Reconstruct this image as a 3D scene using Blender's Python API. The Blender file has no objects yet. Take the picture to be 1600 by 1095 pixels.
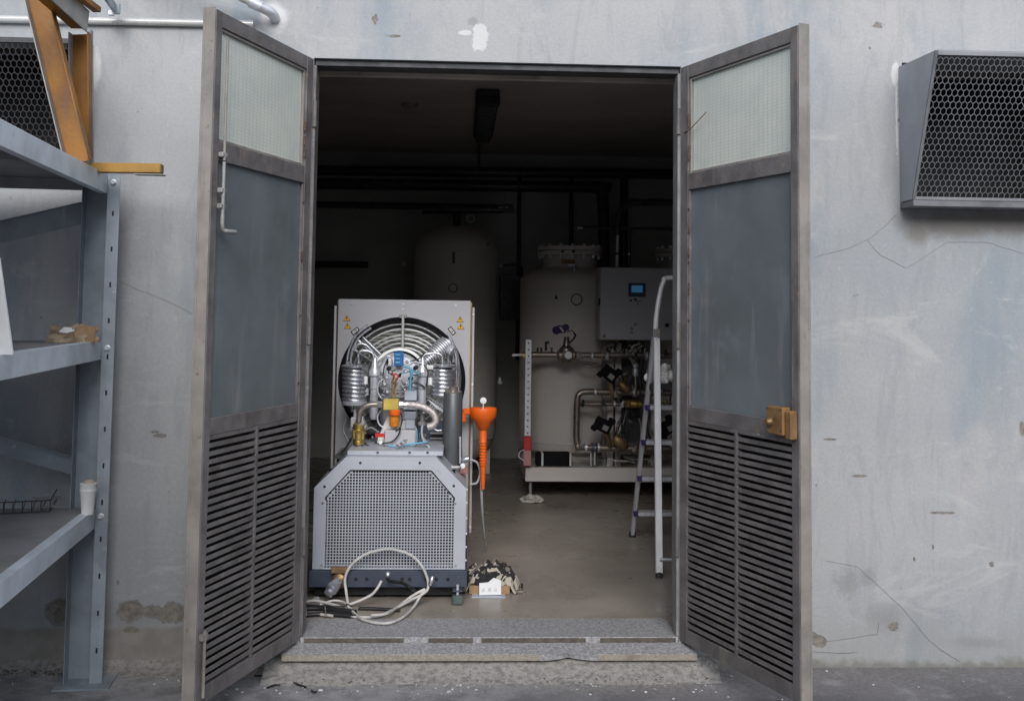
import bpy, bmesh, math, random
from mathutils import Vector, Matrix, noise as mnoise
random.seed(7)
S = bpy.context.scene
COL = S.collection
R = math.radians

# ------------------------------------------------------------------ camera
CF, CD, CX, CZ = 1667.1, 4.431, .631, 1.4605
YAW, PITCH, ROLL, SY = .0466, .0644, .0131, -174.1
cy_, sy_ = math.cos(YAW), math.sin(YAW)
right = Vector((cy_, -sy_, 0)); fwd = Vector((sy_, cy_, 0)); up = Vector((0, 0, 1))
cp, sp = math.cos(PITCH), math.sin(PITCH)
fw2 = fwd * cp + up * sp; up2 = up * cp - fwd * sp
cr, sr = math.cos(ROLL), math.sin(ROLL)
r3 = right * cr + up2 * sr; u3 = up2 * cr - right * sr
cam = bpy.data.cameras.new('camera'); camo = bpy.data.objects.new('camera', cam); COL.objects.link(camo)
m = Matrix((r3, u3, -fw2)).transposed().to_4x4(); m.translation = Vector((CX, -CD, CZ))
camo.matrix_world = m
cam.sensor_width = 36; cam.lens = 36 * CF / 1600; cam.shift_y = SY / 1600; cam.clip_end = 500; cam.clip_start = .05
S.camera = camo

# ------------------------------------------------------------------ light
w = bpy.data.worlds.new('World'); S.world = w; w.use_nodes = True
nt = w.node_tree; bg = nt.nodes['Background']
sky = nt.nodes.new('ShaderNodeTexSky'); sky.sky_type = 'NISHITA'; sky.sun_disc = False
sky.sun_elevation = R(33); sky.sun_rotation = R(179); sky.air_density = 1.0; sky.dust_density = .8; sky.ozone_density = .6
hs = nt.nodes.new('ShaderNodeHueSaturation'); hs.inputs['Saturation'].default_value = .48
nt.links.new(sky.outputs[0], hs.inputs['Color']); nt.links.new(hs.outputs[0], bg.inputs[0])
bg.inputs[1].default_value = .145
sun = bpy.data.lights.new('sun', 'SUN'); sun.energy = 1.35; sun.angle = R(34); sun.color = (1, .985, .97)
suno = bpy.data.objects.new('sun', sun); COL.objects.link(suno)
suno.rotation_euler = (R(57), 0, R(1)); suno.location = (0, -6, 9)
S.view_settings.view_transform = 'Standard'; S.view_settings.look = 'None'
S.view_settings.exposure = .80; S.view_settings.gamma = 1
S.render.engine = 'CYCLES'; S.cycles.diffuse_bounces = 7; S.cycles.max_bounces = 12

# ------------------------------------------------------------------ survey: image measurement -> world point at a real depth
def ray(u, v):
    a0, b0 = u - 800, v - 547.5 - SY
    a = cr * a0 + sr * b0; b = -sr * a0 + cr * b0
    return right * (a / CF) + fw2 - up2 * (b / CF)
CO = Vector((CX, -CD, CZ))
def at(u, v, y=0.): r = ray(u, v); return CO + r * ((y + CD) / r.y)
def zat(u, v, z): r = ray(u, v); return CO + r * ((z - CZ) / r.z)
def xat(u, v, x): r = ray(u, v); return CO + r * ((x - CX) / r.x)
def px(n, y): return n * (y + CD) / CF
FL = .12                                                     # interior floor level

# ------------------------------------------------------------------ materials
def N(nt, kind, *ins, **kw):
    n = nt.nodes.new('ShaderNode' + kind)
    for k, v in kw.items():
        if k[0] == '_': n.inputs[k[1:].replace('_', ' ')].default_value = v
        else: setattr(n, k, v)
    for i, x in enumerate(ins):
        if x is None: continue
        if hasattr(x, 'is_output'): nt.links.new(x, n.inputs[i])
        else: n.inputs[i].default_value = x
    return n
def mth(nt, op, a, b=0., c=False): return N(nt, 'Math', a, b, operation=op, use_clamp=c).outputs[0]
def mixc(nt, f, a, b, blend='MIX'):
    n = nt.nodes.new('ShaderNodeMix'); n.data_type = 'RGBA'; n.blend_type = blend
    for s, x in ((0, f), (6, a), (7, b)):
        if hasattr(x, 'is_output'): nt.links.new(x, n.inputs[s])
        else: n.inputs[s].default_value = x if s == 0 else (*x[:3], 1)
    return n.outputs[2]
def rng(nt, x, a, b, c=0., d=1.): return N(nt, 'MapRange', x, a, b, c, d, interpolation_type='SMOOTHSTEP').outputs[0]
def nz(nt, vec, scale, detail=5, rough=.55, stretch=None, dist=0.):
    if stretch: vec = N(nt, 'VectorMath', vec, stretch, operation='MULTIPLY').outputs[0]
    return N(nt, 'TexNoise', vec, _Scale=scale, _Detail=detail, _Roughness=rough, _Distortion=dist).outputs[0]
def coords(nt):
    tc = N(nt, 'TexCoord').outputs['Object']
    ri = N(nt, 'ObjectInfo').outputs['Random']
    return N(nt, 'VectorMath', tc, N(nt, 'VectorMath', ri, (13.1, 7.7, 5.3), operation='MULTIPLY').outputs[0], operation='ADD').outputs[0]
def newmat(name):
    m = bpy.data.materials.new(name); m.use_nodes = True
    return m, m.node_tree, m.node_tree.nodes['Principled BSDF']
MATS = {}
def mk(name, col, rough=.5, metal=0., var=.18, vs=7, dirt=None, streak=None, bump=0., bs=60, trans=0., spec=.5, emit=None):
    m, nt, p = newmat(name)
    v = coords(nt)
    n1 = nz(nt, v, vs)
    k = rng(nt, n1, .28, .72, 1 - var, 1 + var)
    c = mixc(nt, 1., col, N(nt, 'CombineColor', k, k, k).outputs[0], 'MULTIPLY')
    if dirt:                                                 # (colour, threshold, scale)
        for (dc, th, ds) in (dirt if isinstance(dirt, list) else [dirt]):
            d = rng(nt, nz(nt, v, ds, 8, .65), th, th + .12)
            c = mixc(nt, mth(nt, 'MULTIPLY', d, .85), c, dc)
    if streak:                                               # (colour, threshold, scale) vertical streaks
        d = rng(nt, nz(nt, v, streak[2], 6, .6, (1, 1, .12)), streak[1], streak[1] + .18)
        c = mixc(nt, mth(nt, 'MULTIPLY', d, .6), c, streak[0])
    nt.links.new(c, p.inputs['Base Color'])
    rr = rng(nt, nz(nt, v, vs * 2.3), .3, .7, max(rough - .1, .03), min(rough + .12, 1))
    nt.links.new(rr, p.inputs['Roughness'])
    p.inputs['Metallic'].default_value = metal
    p.inputs['Specular IOR Level'].default_value = spec
    if trans: p.inputs['Transmission Weight'].default_value = trans
    if bump:
        b = N(nt, 'Bump', _Strength=bump, _Distance=.01)
        nt.links.new(nz(nt, v, bs, 6, .6), b.inputs['Height']); nt.links.new(b.outputs[0], p.inputs['Normal'])
    if emit:
        p.inputs['Emission Color'].default_value = (*emit[0], 1); p.inputs['Emission Strength'].default_value = emit[1]
    MATS[name] = m
    return m
M = MATS
mk('door_paint', (.130, .119, .117), .55, .0, .28, 9, [((.20, .15, .115), .58, 22), ((.05, .035, .03), .62, 45), ((.27, .27, .26), .64, 18)], ((.22, .20, .17), .56, 26), .2, 90)
mk('door_edge', (.235, .215, .195), .6, .0, .2, 8, [((.13, .09, .065), .60, 30)], ((.15, .12, .1), .58, 22), .15, 80)
mk('door_panel', (.155, .172, .184), .38, .1, .13, 3, [((.22, .19, .18), .60, 5), ((.50, .51, .53), .70, 60), ((.10, .075, .06), .70, 34), ((.19, .215, .23), .55, 2.5)], ((.25, .255, .26), .54, 14), .22, 4)
mk('backing', (.02, .018, .018), .8)
mk('galv_beam_skylit', (.60, .65, .71), .45, .15, .16, 6, [((.48, .50, .52), .60, 14), ((.3, .28, .26), .70, 40)], ((.70, .73, .77), .58, 14), .05, 60)  # zinc lightened to paint in sky light on the beam faces
mk('galv', (.285, .32, .36), .5, .2, .2, 6, [((.46, .48, .51), .62, 14), ((.2, .19, .18), .7, 40)], ((.5, .53, .58), .60, 14), .04, 60)
mk('deck', (.25, .245, .25), .6, .2, .2, 4, [((.33, .31, .29), .57, 8), ((.12, .10, .09), .66, 30)], None, .08, 50)
mk('orange_paint', (.23, .095, .010), .5, 0, .4, 4, [((.34, .19, .03), .60, 5), ((.10, .05, .03), .60, 9)], ((.14, .06, .03), .56, 12), .1, 60)
mk('yellow_paint', (.33, .175, .03), .5, 0, .2, 9, [((.2, .1, .05), .58, 35), ((.35, .3, .2), .66, 20)], None, .12, 60)
mk('grey_steel', (.30, .29, .28), .55, .3, .22, 8, [((.2, .11, .06), .60, 18)], None, .1, 60)
mk('light_housing', (.46, .48, .53), .42, .1, .08, 4, [((.33, .33, .34), .62, 7), ((.25, .24, .23), .70, 40)])
mk('cream_panel', (.44, .435, .455), .42, 0, .04, 3)
mk('navy_steel', (.055, .066, .095), .45, .1, .15, 6, [((.16, .15, .15), .64, 18)])
mk('black', (.012, .012, .014), .5)
mk('dark_rubber', (.03, .03, .032), .6, 0, .2, 12)
mk('graphite', (.10, .105, .11), .38, .3, .08, 4)
mk('chrome', (.60, .61, .65), .30, .85, .12, 12)
mk('alu', (.62, .63, .67), .4, .45, .1, 10, [((.35, .35, .37), .62, 30)])
mk('alu_bright', (.82, .82, .84), .4, .15, .06, 10)
mk('silver_paint', (.55, .56, .60), .35, .4, .1, 8)
mk('guard_wire', (.62, .63, .64), .35, .3, .05, 10)
mk('fin', (.46, .46, .42), .5, .2, .1, 20)
mk('brass', (.60, .42, .13), .3, .85, .15, 14)
mk('old_brass', (.30, .2, .1), .45, .7, .25, 14)
mk('brass_lock', (.21, .115, .042), .5, .05, .3, 20, [((.25, .12, .06), .60, 60), ((.27, .17, .08), .6, 30)], None, .1, 90)
mk('yellow_block', (.62, .47, .10), .4, .2)
mk('amber', (.55, .2, .02), .25, 0, .2, 30)
mk('blue', (.02, .13, .38), .4)
mk('lightblue', (.10, .33, .47), .35)
mk('paleblock', (.40, .44, .50), .4, .1)
mk('red', (.5, .02, .02), .45)
mk('pink', (.45, .22, .2), .5)
mk('white', (.75, .75, .74), .5, 0, .08)
mk('copper_pipe', (.34, .30, .27), .35, .7, .15, 20)
mk('braid', (.55, .5, .48), .45, .6, .25, 80, None, None, .3, 300)
mk('orange_plastic', (.80, .13, .012), .4, 0, .06)
mk('clear_hose', (.42, .44, .47), .25, 0, .1, 10)
mk('cable_white', (.50, .48, .46), .5, 0, .2, 20, [((.28, .26, .24), .62, 40)])
mk('tank_cream', (.60, .555, .52), .42, 0, .04, 2)
mk('tank_grey', (.60, .57, .53), .45, 0, .05, 2)
mk('pipe_dark', (.04, .04, .047), .35, .2)
mk('steel_pipe', (.26, .22, .19), .36, .7, .2, 10)
mk('floor_in', (.29, .255, .218), .33, 0, .2, 1.6, [((.25, .215, .18), .54, 2.2), ((.34, .305, .265), .60, 5), ((.13, .115, .10), .68, 16), ((.40, .38, .35), .70, 45)], ((.27, .23, .19), .5, 3), .05, 30)
mk('room_wall', (.48, .48, .46), .8, 0, .1, 2)
mk('ceiling_m', (.50, .45, .42), .8, 0, .1, 2)
mk('beam_beige', (.42, .37, .31), .6, 0, .2, 4)
mk('granite', (.30, .295, .30), .55, 0, .35, 90, [((.10, .10, .10), .56, 110), ((.60, .60, .60), .60, 90), ((.30, .25, .2), .62, 4)], None, .15, 200)
mk('granite_edge', (.30, .27, .225), .65, 0, .3, 160, [((.14, .12, .1), .58, 160), ((.2, .16, .12), .62, 5)], None, .2, 200)
mk('rough_concrete', (.27, .255, .235), .85, 0, .35, 40, [((.36, .35, .34), .56, 70), ((.09, .075, .06), .58, 40)], None, .8, 90)
mk('rust', (.10, .06, .042), .8, 0, .4, 60)
mk('black_matte', (.010, .010, .012), .9, 0, .1, 5, spec=.1)
mk('jamb_grey', (.21, .205, .20), .6, 0, .2, 9, [((.16, .12, .09), .6, 30)])
mk('rebate', (.10, .085, .07), .8, 0, .3, 30)
mk('cardboard', (.36, .22, .12), .7, 0, .12, 12)
mk('bag', (.35, .265, .18), .7, 0, .2, 14, [((.2, .14, .09), .6, 12)], None, .2, 40)
mk('rag', (.84, .82, .79), .9, 0, .15, 20)
mk('paper', (.72, .72, .73), .6, 0, .03)
mk('pipe_white', (.56, .555, .53), .35, .2, .1, 8)
mk('render_dark', (.05, .05, .055), .6)
mk('dark_green', (.09, .12, .11), .6, 0, .3, 30)
mk('lamp_body', (.09, .10, .11), .4)
mk('sticker_yellow', (.72, .42, .02), .45, 0, .05)
mk('sticker_black', (.015, .015, .015), .5)
mk('purple', (.04, .02, .10), .4)
mk('floor_rag', (.50, .47, .43), .9, 0, .25, 30)
mk('plaster_white', (.72, .71, .69), .8, 0, .06, 8)
mk('crack_m', (.19, .185, .18), .9)
mk('opposite', (.62, .60, .57), .85, 0, .12, .6)
mk('window_dark', (.04, .05, .06), .12)
mk('hose_black', (.014, .014, .016), .45)
mk('scrap_white', (.62, .61, .6), .8, 0, .2)
mk('vent_paint', (.30, .315, .345), .45, .15, .1, 4, [((.22, .2, .19), .64, 6)], ((.36, .37, .4), .58, 9))
mk('vent_dark', (.13, .13, .14), .6, .1, .3, 8)
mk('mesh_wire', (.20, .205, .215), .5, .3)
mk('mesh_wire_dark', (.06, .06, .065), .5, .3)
mk('old_plastic', (.40, .34, .27), .6)
mk('screen', (.02, .07, .16), .2, emit=((.10, .35, .70), .09))

# wired frosted glass
m, nt, p = newmat('wired_glass'); M['wired_glass'] = m
v = N(nt, 'TexCoord').outputs['Object']
sx = N(nt, 'SeparateXYZ', v)
def grid(o, f):
    a = mth(nt, 'FRACT', mth(nt, 'MULTIPLY', o, f)); a = mth(nt, 'ABSOLUTE', mth(nt, 'SUBTRACT', a, .5)); return rng(nt, a, .06, .14, 1, 0)
wob = nz(nt, v, 9, 2)
wx = mth(nt, 'ADD', sx.outputs[0], mth(nt, 'MULTIPLY', wob, .004)); wz = mth(nt, 'ADD', sx.outputs[2], mth(nt, 'MULTIPLY', wob, .004))
g = mth(nt, 'MAXIMUM', grid(wx, 36), grid(wz, 78))
base = mixc(nt, rng(nt, nz(nt, v, 5), .35, .65), (.62, .65, .60), (.70, .72, .65))
base = mixc(nt, mth(nt, 'MULTIPLY', g, .24), base, (.32, .34, .31))
nt.links.new(base, p.inputs['Base Color'])
p.inputs['Roughness'].default_value = .34; p.inputs['Transmission Weight'].default_value = .12
b = N(nt, 'Bump', _Strength=.18, _Distance=.003); nt.links.new(mth(nt, 'ADD', g, mth(nt, 'MULTIPLY', nz(nt, v, 120), .5)), b.inputs['Height']); nt.links.new(b.outputs[0], p.inputs['Normal'])

# camouflage cloth
m, nt, p = newmat('camo'); M['camo'] = m
v = N(nt, 'TexCoord').outputs['Object']
n1 = nz(nt, v, 16, 2, .5, None, 1.2); n2 = nz(nt, N(nt, 'VectorMath', v, (3, 5, 7), operation='ADD').outputs[0], 20, 1)
c = mixc(nt, rng(nt, n1, .56, .58), (.016, .015, .016), (.42, .38, .31))
c = mixc(nt, rng(nt, n2, .60, .62), c, (.16, .14, .12))
nt.links.new(c, p.inputs['Base Color']); p.inputs['Roughness'].default_value = .85

# plaster facade, world positions
m, nt, p = newmat('facade_plaster'); M['facade_plaster'] = m
v = N(nt, 'NewGeometry').outputs['Position']
xyz = N(nt, 'SeparateXYZ', v); X_, Z_ = xyz.outputs[0], xyz.outputs[2]
c = mixc(nt, rng(nt, nz(nt, v, .9, 4, .55), .32, .68), (.308, .325, .340), (.400, .398, .400))
c = mixc(nt, mth(nt, 'MULTIPLY', rng(nt, nz(nt, v, 1.6, 6, .6, (1.4, 1, .5)), .50, .66), .85), c, (.250, .290, .325))
c = mixc(nt, mth(nt, 'MULTIPLY', rng(nt, nz(nt, v, 2.3, 6, .6, (1, 1, .6)), .54, .68), .6), c, (.44, .42, .415))
c = mixc(nt, mth(nt, 'MULTIPLY', rng(nt, nz(nt, v, 9, 7, .65, (1, 1, .3)), .56, .74), .35), c, (.26, .27, .29))
c = mixc(nt, mth(nt, 'MULTIPLY', rng(nt, nz(nt, v, 30, 8, .7), .57, .72), .5), c, (.46, .465, .47))
fine = rng(nt, nz(nt, v, 75, 6, .7), .3, .7, .95, 1.05)
c = mixc(nt, 1., c, N(nt, 'CombineColor', fine, fine, fine).outputs[0], 'MULTIPLY')
trow = rng(nt, nz(nt, v, 5, 8, .7, (1.6, 1, .35), 1.5), .50, .62)
c = mixc(nt, mth(nt, 'MULTIPLY', trow, .28), c, (.25, .265, .275))
trow2 = rng(nt, nz(nt, v, 3.5, 8, .75, (.5, 1, 1.2), .8), .56, .66)
c = mixc(nt, mth(nt, 'MULTIPLY', trow2, .5), c, (.47, .47, .465))
specks = rng(nt, nz(nt, v, 22, 2, .5), .745, .765)
c = mixc(nt, mth(nt, 'MULTIPLY', specks, .7), c, (.2, .19, .18))
warp = nz(nt, v, 14, 5, .6)
warpf = nz(nt, v, 70, 6, .7)
def spot(cx, cz, rx, rz, edge=.06, dist=.7, fine_d=.35):
    dx = mth(nt, 'DIVIDE', mth(nt, 'SUBTRACT', X_, cx), rx); dz = mth(nt, 'DIVIDE', mth(nt, 'SUBTRACT', Z_, cz), rz)
    d = mth(nt, 'SQRT', mth(nt, 'ADD', mth(nt, 'MULTIPLY', dx, dx), mth(nt, 'MULTIPLY', dz, dz)))
    d = mth(nt, 'ADD', d, mth(nt, 'MULTIPLY', mth(nt, 'SUBTRACT', warp, .5), dist * 2))
    d = mth(nt, 'ADD', d, mth(nt, 'MULTIPLY', mth(nt, 'SUBTRACT', warpf, .5), fine_d * 2))
    return rng(nt, d, 1 - edge, 1 + edge, 1, 0)
def many(lst):
    o = None
    for a in lst:
        a = a if len(a) > 4 or a[2] > .028 else (*a, .12, .9, 1.3); s = spot(*a); o = s if o is None else mth(nt, 'MAXIMUM', o, s)
    return o
# damp skirting: left of the door a brown band with a wavy top edge, right a low dirty line
topz = mth(nt, 'ADD', .165, mth(nt, 'MULTIPLY', mth(nt, 'SUBTRACT', nz(nt, v, 6, 3), .5), .05))
left_m = rng(nt, X_, -.2, 0, 1, 0)
band = mth(nt, 'MULTIPLY', rng(nt, mth(nt, 'SUBTRACT', Z_, topz), -.012, .012, 1, 0), left_m)
bandc = mixc(nt, rng(nt, nz(nt, v, 8, 6, .6), .35, .65), (.19, .168, .145), (.29, .265, .235))
c = mixc(nt, mth(nt, 'MULTIPLY', band, .85), c, bandc)
lowd = mth(nt, 'MULTIPLY', rng(nt, mth(nt, 'ADD', Z_, mth(nt, 'MULTIPLY', mth(nt, 'SUBTRACT', warp, .5), .12)), .0, .045, 1, 0), .8)
c = mixc(nt, lowd, c, (.12, .11, .085))
haze = mth(nt, 'MULTIPLY', rng(nt, mth(nt, 'ADD', Z_, mth(nt, 'MULTIPLY', mth(nt, 'SUBTRACT', nz(nt, v, 3, 5), .5), .5)), .0, .32, 1, 0), .35)
c = mixc(nt, haze, c, (.27, .265, .24))
soot = many([(2.72, 1.84, .20, .055, .5, .5, .2), (2.95, 1.85, .35, .05, .5, .5, .2), (2.56, 1.80, .05, .05, .5, .5, .3)])
c = mixc(nt, mth(nt, 'MULTIPLY', soot, .75), c, (.19, .17, .15))
soft = many([(2.25, .34, .05, .045, .7, 1.2, 1.6), (2.33, .36, .035, .03, .8, 1.2, 1.6), (2.40, .20, .07, .05, .9, .8, .6), (2.80, .10, .10, .02, .9, .8, .5), (3.1, .95, .02, .12, .7, .3, .3), (3.23, .62, .12, .10, .8, .6, .3),
             (-1.3, .25, .2, .3, .6, .6, .3), (.66, 2.66, .02, .02, .3, .6, .5), (-.69, .21, .16, .05, .5, .5, .3)])
c = mixc(nt, mth(nt, 'MULTIPLY', soft, .42), c, (.20, .195, .19))
chips = many([(-.672, .232, .050, .036), (-.585, .226, .060, .020), (-.505, .220, .045, .040), (-.955, .227, .048, .046, .06, .35, .2), (-.665, .155, .03, .012),
              (2.125, .105, .03, .025), (2.44, .165, .020, .016), (-.73, .34, .006, .01), (2.09, .13, .03, .018), (2.61, .49, .006, .012, .1, .2, .2), (2.53, .44, .005, .009, .1, .2, .2), (2.66, .63, .05, .006), (3.02, .44, .008, .012), (2.86, .42, .012, .01), (3.3, .4, .012, .01),
              (2.49, 2.28, .012, .012), (2.395, 2.69, .022, .014), (2.36, 2.59, .006, .007), (.25, 2.66, .012, .02), (.33, 2.59, .03, .006), (-.58, .925, .03, .009), (-.60, .94, .014, .005), (3.0, .98, .012, .03, .1, .6, .4), (2.3, .78, .03, .006), (2.18, .93, .03, .005)])
edge_m = many([(-.672, .232, .058, .044), (-.505, .220, .053, .048), (-.955, .227, .056, .054, .06, .35, .2), (-.585, .226, .068, .028)])
chipc = mixc(nt, rng(nt, nz(nt, v, 35, 5, .7), .35, .65), (.14, .12, .10), (.26, .235, .205))
c = mixc(nt, mth(nt, 'MULTIPLY', mth(nt, 'SUBTRACT', edge_m, chips, True), .5), c, (.12, .105, .09))
c = mixc(nt, mth(nt, 'MULTIPLY', chips, .9), c, chipc)
wht = many([(.69, 2.60, .035, .055, .1, 1.0, .5), (.63, 2.61, .03, .012, .2, .8, .5), (-.17, 2.655, .055, .06, .3, .4, .2), (2.47, 2.48, .018, .05, .2, .8, .4), (2.475, 2.3, .004, .16, .2, .9, 1.2), (-.9, 2.42, .025, .07, .4, .8, .4)])
c = mixc(nt, mth(nt, 'MULTIPLY', wht, .8), c, (.62, .61, .60))
nt.links.new(c, p.inputs['Base Color']); p.inputs['Roughness'].default_value = .85
h = mth(nt, 'ADD', mth(nt, 'MULTIPLY', nz(nt, v, 60, 8, .65), .5), mth(nt, 'MULTIPLY', nz(nt, v, 7, 3), .8))
h = mth(nt, 'SUBTRACT', h, mth(nt, 'MULTIPLY', chips, 2.2)); h = mth(nt, 'ADD', h, mth(nt, 'MULTIPLY', wht, .25))
b = N(nt, 'Bump', _Strength=.34, _Distance=.010); nt.links.new(h, b.inputs['Height']); nt.links.new(b.outputs[0], p.inputs['Normal'])

# ground
m, nt, p = newmat('ground_m'); M['ground_m'] = m
v = N(nt, 'NewGeometry').outputs['Position']; xyz = N(nt, 'SeparateXYZ', v); X_, Y_ = xyz.outputs[0], xyz.outputs[1]
c = mixc(nt, rng(nt, nz(nt, v, 1.8, 6, .6), .3, .7), (.105, .099, .105), (.16, .15, .158))
c = mixc(nt, mth(nt, 'MULTIPLY', rng(nt, nz(nt, v, 5, 7, .65), .52, .70), .7), c, (.30, .295, .30))
c = mixc(nt, mth(nt, 'MULTIPLY', rng(nt, nz(nt, v, 90, 4, .7), .58, .68), .5), c, (.34, .33, .33))
c = mixc(nt, mth(nt, 'MULTIPLY', rng(nt, nz(nt, v, 120, 3, .7), .60, .68), .6), c, (.06, .055, .055))
near = mth(nt, 'MULTIPLY', rng(nt, mth(nt, 'ADD', Y_, mth(nt, 'MULTIPLY', nz(nt, v, 9, 5), .1)), -.35, -.06), rng(nt, X_, 1.3, 1.9, 1, .35))
c = mixc(nt, mth(nt, 'MULTIPLY', near, .75), c, mixc(nt, rng(nt, nz(nt, v, 50, 5, .7), .4, .6), (.20, .185, .17), (.38, .365, .34)))
lft = rng(nt, X_, .2, 1.6, 1, 0)
c = mixc(nt, mth(nt, 'MULTIPLY', lft, .55), c, mixc(nt, rng(nt, nz(nt, v, 7, 6, .65), .35, .6), (.15, .147, .155), (.37, .37, .385)))
nt.links.new(c, p.inputs['Base Color']); p.inputs['Roughness'].default_value = .85
b = N(nt, 'Bump', _Strength=.5, _Distance=.01); nt.links.new(nz(nt, v, 45, 8, .7), b.inputs['Height']); nt.links.new(b.outputs[0], p.inputs['Normal'])

# ------------------------------------------------------------------ mesh building
V = Vector
class MB:
    def __init__(s): s.bm = bmesh.new()
    def face(s, vs):
        try: return s.bm.faces.new(vs)
        except ValueError: return None
    def box(s, c, d, rot=None):
        c = V(c); vs = []
        for i in range(8):
            q = V(((i & 1) - .5, ((i >> 1) & 1) - .5, ((i >> 2) & 1) - .5)); q = V((q.x * d[0], q.y * d[1], q.z * d[2]))
            if rot: q = rot @ q
            vs.append(s.bm.verts.new(c + q))
        for f in ((0, 2, 3, 1), (4, 5, 7, 6), (0, 1, 5, 4), (2, 6, 7, 3), (0, 4, 6, 2), (1, 3, 7, 5)): s.face([vs[k] for k in f])
        return s
    def bb(s, x0, x1, y0, y1, z0, z1): return s.box(((x0 + x1) / 2, (y0 + y1) / 2, (z0 + z1) / 2), (abs(x1 - x0), abs(y1 - y0), abs(z1 - z0)))
    def beam(s, a, b, w, h, ref=(0, 0, 1)):
        a, b = V(a), V(b); x = (b - a); L = x.length; x.normalize(); y = V(ref).cross(x)
        if y.length < 1e-4: y = V((0, 1, 0)).cross(x)
        y.normalize(); z = x.cross(y)
        return s.box((a + b) / 2, (L, w, h), Matrix((x, y, z)).transposed())
    def tube(s, pts, r, n=10, closed=False):
        pts = [V(q) for q in pts]; K = len(pts); rings = []; prev = None
        for i, q in enumerate(pts):
            if closed: t = pts[(i + 1) % K] - pts[i - 1]
            else: t = pts[min(i + 1, K - 1)] - pts[max(i - 1, 0)]
            t.normalize()
            if prev is None: a = t.orthogonal().normalized()
            else:
                a = prev - t * prev.dot(t); a = a.normalized() if a.length > 1e-6 else t.orthogonal().normalized()
            prev = a; b = t.cross(a); rr = r[i] if isinstance(r, (list, tuple)) else r
            rings.append([s.bm.verts.new(q + (a * math.cos(2 * math.pi * k / n) + b * math.sin(2 * math.pi * k / n)) * rr) for k in range(n)])
        for i in range(K if closed else K - 1):
            A, B = rings[i], rings[(i + 1) % K]
            for k in range(n): s.face((A[k], A[(k + 1) % n], B[(k + 1) % n], B[k]))
        if not closed: s.face(rings[0][::-1]); s.face(rings[-1])
        return s
    def lathe(s, base, axis, prof, n=24, cap=True):
        base, t = V(base), V(axis).normalized(); a = t.orthogonal().normalized(); b = t.cross(a); rings = []
        for (r, h) in prof:
            rings.append([s.bm.verts.new(base + t * h + (a * math.cos(2 * math.pi * k / n) + b * math.sin(2 * math.pi * k / n)) * max(r, 1e-4)) for k in range(n)])
        for A, B in zip(rings, rings[1:]):
            for k in range(n): s.face((A[k], A[(k + 1) % n], B[(k + 1) % n], B[k]))
        if cap: s.face(rings[0][::-1]); s.face(rings[-1])
        return s
    def prism(s, pts, vec):
        vec = V(vec); A = [s.bm.verts.new(V(q)) for q in pts]; B = [s.bm.verts.new(V(q) + vec) for q in pts]
        s.face(A[::-1]); s.face(B)
        for k in range(len(A)): s.face((A[k], A[(k + 1) % len(A)], B[(k + 1) % len(A)], B[k]))
        return s
    def ringprism(s, outer, inner, vec):
        """band between two loops with the same number of points, extruded"""
        vec = V(vec); L = [[s.bm.verts.new(V(q)) for q in outer], [s.bm.verts.new(V(q)) for q in inner],
                           [s.bm.verts.new(V(q) + vec) for q in inner], [s.bm.verts.new(V(q) + vec) for q in outer]]
        n = len(outer)
        for i in range(4):
            A, B = L[i], L[(i + 1) % 4]
            for k in range(n): s.face((A[k], A[(k + 1) % n], B[(k + 1) % n], B[k]))
        return s
    def build(s, name, mat, parent=None, local=False, smooth=True, bevel=0., kind=None, label=None, recenter=True):
        bm = s.bm
        bmesh.ops.recalc_face_normals(bm, faces=bm.faces)
        if bevel: 
            bmesh.ops.bevel(bm, geom=[e for e in bm.edges if e.is_manifold and e.calc_face_angle(0) > .5], offset=bevel, segments=1, affect='EDGES', clamp_overlap=True)
        ploc = V((0, 0, 0))
        if parent is not None and not local:
            q = parent
            while q is not None: ploc += q.location; q = q.parent
        if recenter:
            lo = V([min(v.co[i] for v in bm.verts) for i in range(3)]); hi = V([max(v.co[i] for v in bm.verts) for i in range(3)]); cen = (lo + hi) / 2
            if parent is None: cen.z = lo.z
        else: cen = V((0, 0, 0))
        for v_ in bm.verts: v_.co -= cen
        me = bpy.data.meshes.new(name); bm.to_mesh(me); bm.free()
        me.materials.append(M[mat] if isinstance(mat, str) else mat)
        if smooth: me.shade_smooth(); me.set_sharp_from_angle(angle=R(38))
        o = bpy.data.objects.new(name, me); COL.objects.link(o)
        if parent is not None: o.parent = parent
        o.location = cen - (ploc if not local else V((0, 0, 0)))
        if kind: o['kind'] = kind
        if label: o['label'] = label
        return o
def tag(o, label, cat, group=None, kind=None):
    o['label'] = label; o['category'] = cat
    if group: o['group'] = group
    if kind: o['kind'] = kind
    return o
def thing(name, label, cat, loc=(0, 0, 0), rz=0., group=None):
    o = bpy.data.objects.new(name, None); COL.objects.link(o); o.location = loc; o.rotation_euler = (0, 0, rz)
    o.empty_display_size = .1
    return tag(o, label, cat, group)
def struct(o): o['kind'] = 'structure'; return o
def dup(o, parent=None, delta=(0, 0, 0)):
    c = o.copy(); COL.objects.link(c)
    if parent is not None: c.parent = parent
    c.location = o.location + V(delta)
    for ch in list(o.children): dup(ch, c)
    return c
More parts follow.
